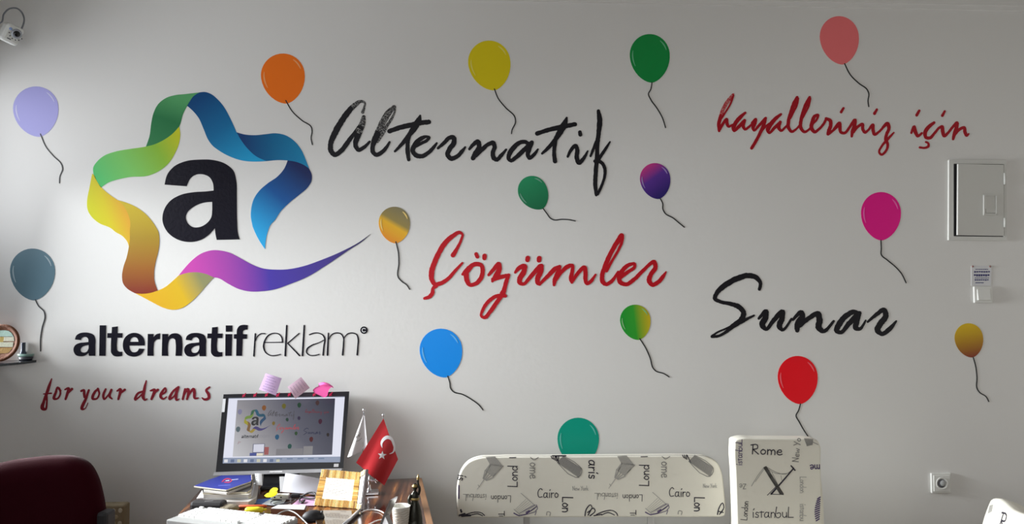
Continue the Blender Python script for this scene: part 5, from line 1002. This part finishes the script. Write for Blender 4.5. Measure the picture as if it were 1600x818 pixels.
# standing plate
pd = 3.23; pcn = at(1.0, 540.5, pd); R_ = 29.5 / FPX * pd; tilt = Matrix.Rotation(math.radians(90 - 12), 3, 'X'); pcn.z = SZ + R_ * math.cos(math.radians(12)) + .001
pl = empty('decorative_plate', Vector((pcn.x, pcn.y, SZ)), 'round terracotta rimmed plate with a painted scene, standing on the corner shelf', 'plate')
M_ter = mat('terracotta_rim', (.12, .042, .018, 1), .7, spec=.2, bump=(120, .5, .004))
mb = MB(); mb.lathe(pcn, [(R_ * .5, -.008), (R_ * .95, -.004), (R_, .002), (R_ * .97, .008), (R_ * .88, .009), (R_ * .78, .004), (R_ * .74, .002), (0.0, .002)], M_ter, 40, M=tilt); mb.build('rim', pl)
def pp(x, y): return pcn + tilt @ Vector((x * R_ * .74, y * R_ * .74, .003 + .0004))
bands = [((-.95, .45), (.95, .9), (.30, .42, .36, 1)), ((-.98, .05), (.2, .42), (.34, .24, .05, 1)), ((.2, .12), (.95, .42), (.46, .44, .34, 1)), ((-.2, -.3), (.9, .05), (.42, .42, .32, 1)), ((-.95, -.35), (-.2, .02), (.05, .09, .07, 1)), ((-.9, -.75), (.9, -.35), (.30, .17, .04, 1))]
for bi, (a_, b_2, c_) in enumerate(bands):
    mb = MB(); P_ = []
    clip = lambda x, y: (x, y) if x * x + y * y < .96 else (x * .97 / math.hypot(x, y), y * .97 / math.hypot(x, y))
    n_ = 8; top_ = [clip(a_[0] + (b_2[0] - a_[0]) * i / n_, b_2[1]) for i in range(n_ + 1)]; bot_ = [clip(a_[0] + (b_2[0] - a_[0]) * i / n_, a_[1]) for i in range(n_ + 1)]
    mb.add([pp(*p) for p in top_] + [pp(*p) for p in bot_], [[i, i + 1, n_ + 1 + i + 1, n_ + 1 + i] for i in range(n_)], mat('plate_glaze_%d' % bi, c_, .35, bump=(150, .4, .003))); mb.build('painted_band', pl)
# dish and bottle
dc = at(40, 556, 3.30); dc.z = SZ + .0005; dd = (dc - CAM).dot(FWD); k_ = dd / FPX
ds = empty('ornamental_dish', dc, 'small teal dish on a dark foot at the tip of the corner shelf', 'dish')
mb = MB(); mb.lathe(dc, [(9.5 * k_, 0), (10 * k_, .004), (11.5 * k_, .014), (9 * k_, .015)], mat('dark_foot', (.015, .015, .025, 1), .4), 24, sq=.5); mb.build('foot', ds)
mb = MB(); mb.lathe(dc, [(8 * k_, .014), (11.5 * k_, .018), (13 * k_, .026), (12.4 * k_, .027), (9 * k_, .020), (.0, .019)], mat('teal_glaze', (.22, .34, .30, 1), .3), 24, sq=.45); mb.build('bowl', ds)
mb = MB(); mb.lathe(dc + Vector((-4 * k_, 0, .0195)), [(4.6 * k_, 0), (4.8 * k_, .012), (3.4 * k_, .020), (3.2 * k_, .052), (3.4 * k_, .056), (.0, .056)], mat('navy_glaze', (.045, .065, .10, 1), .3), 16, sq=.8); mb.build('ornament_bottle', label='tiny dark blue bottle standing in the teal dish', cat='bottle')

# ---------------------------------------------------------------- security camera in the top left corner
cc_ = at(16.5, 53, 3.20); sc0 = empty('security_camera', cc_, 'white security camera with a black lens and looped cable, top left corner', 'camera')
f1 = (CAM + Vector((1.3, 0, -.4)) - cc_).normalized(); r1 = Vector((0, 0, 1)).cross(f1).normalized(); u1 = f1.cross(r1); roll = math.radians(-17)
r1, u1 = r1 * math.cos(roll) + u1 * math.sin(roll), u1 * math.cos(roll) - r1 * math.sin(roll)
MC = Matrix((r1, u1, f1)).transposed()
M_cam = mat('camera_white', (.76, .77, .74, 1), .35)
mb = MB(); mb.box(cc_, (.066, .078, .07), M_cam, M=MC, bev=.012); mb.build('housing', sc0)
mb = MB(); lc = cc_ + r1 * .010 + u1 * .010 + f1 * .034; mb.lathe(lc, [(.019, 0), (.0195, .004), (.017, .007), (.013, .007)], mat('lens_ring', (.42, .45, .50, 1), .25, .4), 24, M=MC); mb.build('lens_ring', sc0)
mb = MB(); mb.lathe(lc + f1 * .006, [(.0125, 0), (.012, .003), (.006, .005), (.0, .0055)], mat('lens_black', (.004, .004, .006, 1), .08), 20, M=MC); mb.build('lens', sc0)
mb = MB(); mb.lathe(cc_ - r1 * .016 + u1 * .018 + f1 * .035, [(.006, 0), (.006, .002), (.0, .003)], mat('sensor_blue', (.30, .42, .75, 1), .15), 14, M=MC); mb.build('sensor', sc0)
mb = MB()
for k in range(6): a_ = math.radians(200 + 28 * k); mb.lathe(lc + r1 * .026 * math.cos(a_) + u1 * .026 * math.sin(a_), [(.0028, 0), (.0024, .0022), (.0, .003)], mat('led_dark', (.08, .08, .09, 1), .3), 10, M=MC)
mb.box(cc_ + r1 * -.006 - u1 * .022 + f1 * .0345, (.014, .004, .002), mat('led_dark', (.08, .08, .09, 1), .3), M=MC); mb.build('led_marks', sc0, kind='stuff')
mb = MB(); bw = Vector((XL + .006, cc_.y + .07, cc_.z - .01)); mb.tube([cc_ - f1 * .03, (cc_ - f1 * .06).lerp(bw, .3), bw], .012, M_cam, 12); mb.tube([bw + Vector((-.005, 0, 0)), bw + Vector((.004, 0, 0))], .032, M_cam, 20); mb.build('wall_bracket', sc0)
mb = MB(); mb.tube(cr([tuple(x) for x in [cc_ - f1 * .02 + r1 * .03 + u1 * .0, at(36.5, 38, 3.22), at(37.5, 28, 3.24), at(33, 18, 3.25), at(24, 12.5, 3.26), at(14, 14, 3.26), at(6, 22, 3.25), at(3, 34, 3.24), at(-6, 38, 3.25), Vector((XL + .006, at(-6, 38, 3.25).y, at(-6, 38, 3.25).z))]], 6), .0034, mat('grey_cable', (.20, .21, .23, 1), .45), 8); mb.build('cable', sc0)

# ---------------------------------------------------------------- electrical panel, switch, notice, socket
def wp2(px, py, y): p = W(px, py); p.y = -y; return p
M_pan = mat('panel_paint', (.70, .70, .67, 1), .5)
ep = empty('electrical_panel', W(1525, 375), 'white flush electrical panel with its door slightly open', 'electrical panel')
o4 = [(1481, 250), (1570, 250.5), (1571, 376), (1480.5, 375)]; i4 = [(1488, 256), (1566.5, 257), (1567, 370), (1488, 369)]
mb = MB(); P_ = [wp2(*p, .010) for p in o4] + [wp2(*p, .010) for p in i4] + [wp2(*p, 0) for p in o4] + [wp2(*p, .0) for p in i4]; fs = []
for i in range(4): j = (i + 1) % 4; fs += [[i, j, 4 + j, 4 + i], [8 + i, 8 + j, j, i], [4 + i, 4 + j, 12 + j, 12 + i]]
mb.add(P_, fs, M_pan); mb.build('frame', ep)
mb = MB(); mb.add([wp2(*p, .001) for p in i4], [[0, 1, 2, 3]], mat('panel_inside', (.06, .06, .07, 1), .8)); mb.build('recess', ep, label='dark gap behind the door')
d4 = [(1491.8, 257.2), (1565.5, 258), (1566, 368.6), (1491, 367.6)]; yy = [.026, .012, .012, .026]
mb = MB(); mb.hexa([wp2(*p, y) for p, y in zip(d4, yy)], [wp2(*p, y - .010) for p, y in zip(d4, yy)], M_pan); door = mb.build('door', ep)
l4 = [(1532.5, 306), (1554, 306.5), (1554, 336), (1532.5, 335.5)]
def dy(px): return .026 + (.012 - .026) * (px - 1493) / 72.5
mb = MB()
for a_, b_2 in (((1532, 305, 1534.4, 336), 1), ((1552, 306, 1554.2, 337), 1), ((1532, 334.5, 1554, 336.5), 0), ((1532, 305, 1554, 306.4), 0)):
    x0_, y0_, x1_, y1_ = a_; h_ = .006; mb.hexa([wp2(x0_, y0_, dy(x0_) + h_), wp2(x1_, y0_, dy(x1_) + h_), wp2(x1_, y1_, dy(x1_) + h_), wp2(x0_, y1_, dy(x0_) + h_)], [wp2(x0_, y0_, dy(x0_) - .001), wp2(x1_, y0_, dy(x1_) - .001), wp2(x1_, y1_, dy(x1_) - .001), wp2(x0_, y1_, dy(x0_) - .001)], M_pan)
mb.hexa([wp2(1536, 327, dy(1536) + .003), wp2(1552, 327, dy(1552) + .003), wp2(1552, 333, dy(1552) + .003), wp2(1536, 333, dy(1536) + .003)], [wp2(1536, 327, dy(1536) - .001), wp2(1552, 327, dy(1552) - .001), wp2(1552, 333, dy(1552) - .001), wp2(1536, 333, dy(1536) - .001)], M_pan)
mb.build('latch', door)
for y0_, y1_ in ((271, 289), (341, 355)): mb = MB(); mb.tube([wp2(1566, y0_, .017), wp2(1566, y1_, .017)], .0045, M_pan, 10); mb.build('hinge', ep)
sw = empty('light_switch', W(1534.5, 472), 'white rocker light switch under the small paper notice', 'switch')
c_ = W(1534.5, 460); k_ = W(1535.5, 460).x - c_.x
mb = MB(); mb.box(c_ + Vector((0, -.005, 0)), (29 * k_, .010, 25 * k_), M_plastic, bev=.004); mb.build('plate', sw)
mb = MB(); mb.box(c_ + Vector((0, -.011, 0)), (20 * k_, .008, 17 * k_), M_plastic, bev=.002, M=Matrix.Rotation(math.radians(-6), 3, 'X')); mb.build('rocker', sw)
nc = [wp2(1517.5, 414.5, .0016), wp2(1549, 415, .0016), wp2(1548, 446, .0016), wp2(1517.5, 446, .0016)]
mb = MB(); mb.hexa(nc, [p + Vector((0, .0014, 0)) for p in nc], mat('notice_paper', (.74, .74, .76, 1), .5)); nt_ = mb.build('paper_notice', label='small paper notice with blue printed lines above the light switch', cat='notice')
mb = MB()
for k, (a_, b_2, h_) in enumerate([(.2, .85, 1.3), (.13, .95, 2.6), (.12, .92, 3.6), (.17, .9, 1.3), (.16, .88, 2.2), (.2, .62, 1.8)]):
    y0_ = [419.8, 423.2, 428, 433.4, 436, 440.6][k]
    n_ = 7
    for i in range(n_): 
        x0_ = 1517.5 + 31 * (a_ + (b_2 - a_) * i / n_); x1_ = 1517.5 + 31 * (a_ + (b_2 - a_) * (i + .86) / n_); h2 = h_ * random.uniform(.75, 1)
        mb.add([wp2(x0_, y0_, .0019), wp2(x1_, y0_, .0019), wp2(x1_, y0_ + h2, .0019), wp2(x0_, y0_ + h2, .0019)], [[0, 1, 2, 3]], mat('notice_blue', (.07, .07, .20, 1), .6))
mb.build('printed_text', nt_, kind='stuff')
for x_, y_ in ((1519.5, 416), (1546.5, 416)): mb = MB(); p = wp2(x_, y_, .0016); mb.lathe(p, [(1.6 * k_, 0), (1.5 * k_, .002), (0, .003)], mat('pin_red', (.30, .16, .14, 1), .5), 10, M=Matrix.Rotation(math.radians(90), 3, 'X')); mb.build('pin', nt_)
so_ = empty('wall_socket', W(1469, 769), 'white square wall socket low on the right side of the wall', 'socket')
c_ = W(1469, 753.5); k_ = W(1470, 753.5).x - c_.x; RX = Matrix.Rotation(math.radians(90), 3, 'X')
mb = MB(); mb.box(c_ + Vector((0, -.005, 0)), (31 * k_, .010, 30 * k_), M_plastic, bev=.003); mb.box(c_ + Vector((0, -.0115, 0)), (25 * k_, .004, 24 * k_), M_plastic, bev=.0015); pl_ = mb.build('plate', so_)
mb = MB(); mb.lathe(c_ + Vector((0, -.0138, 0)), [(9.2 * k_, 0), (9.2 * k_, .0016), (8.4 * k_, .0018), (7.6 * k_, .0004), (7.4 * k_, .0002), (0, .0002)], M_plastic, 28, M=RX); mb.build('socket_well', so_)
mb = MB(); mb.lathe(c_ + Vector((-.4 * k_, -.0141, 0)), [(6.6 * k_, 0), (6.4 * k_, .0004), (0, .0004)], mat('well_shade', (.10, .10, .11, 1), .6), 24, M=RX); mb.build('well_floor', so_)
mb = MB(); mb.lathe(c_ + Vector((1.6 * k_, -.0148, .4 * k_)), [(4.6 * k_, 0), (4.2 * k_, .0008), (0, .001)], mat('well_grey', (.42, .43, .43, 1), .5), 20, M=RX); mb.build('contact_block', so_)
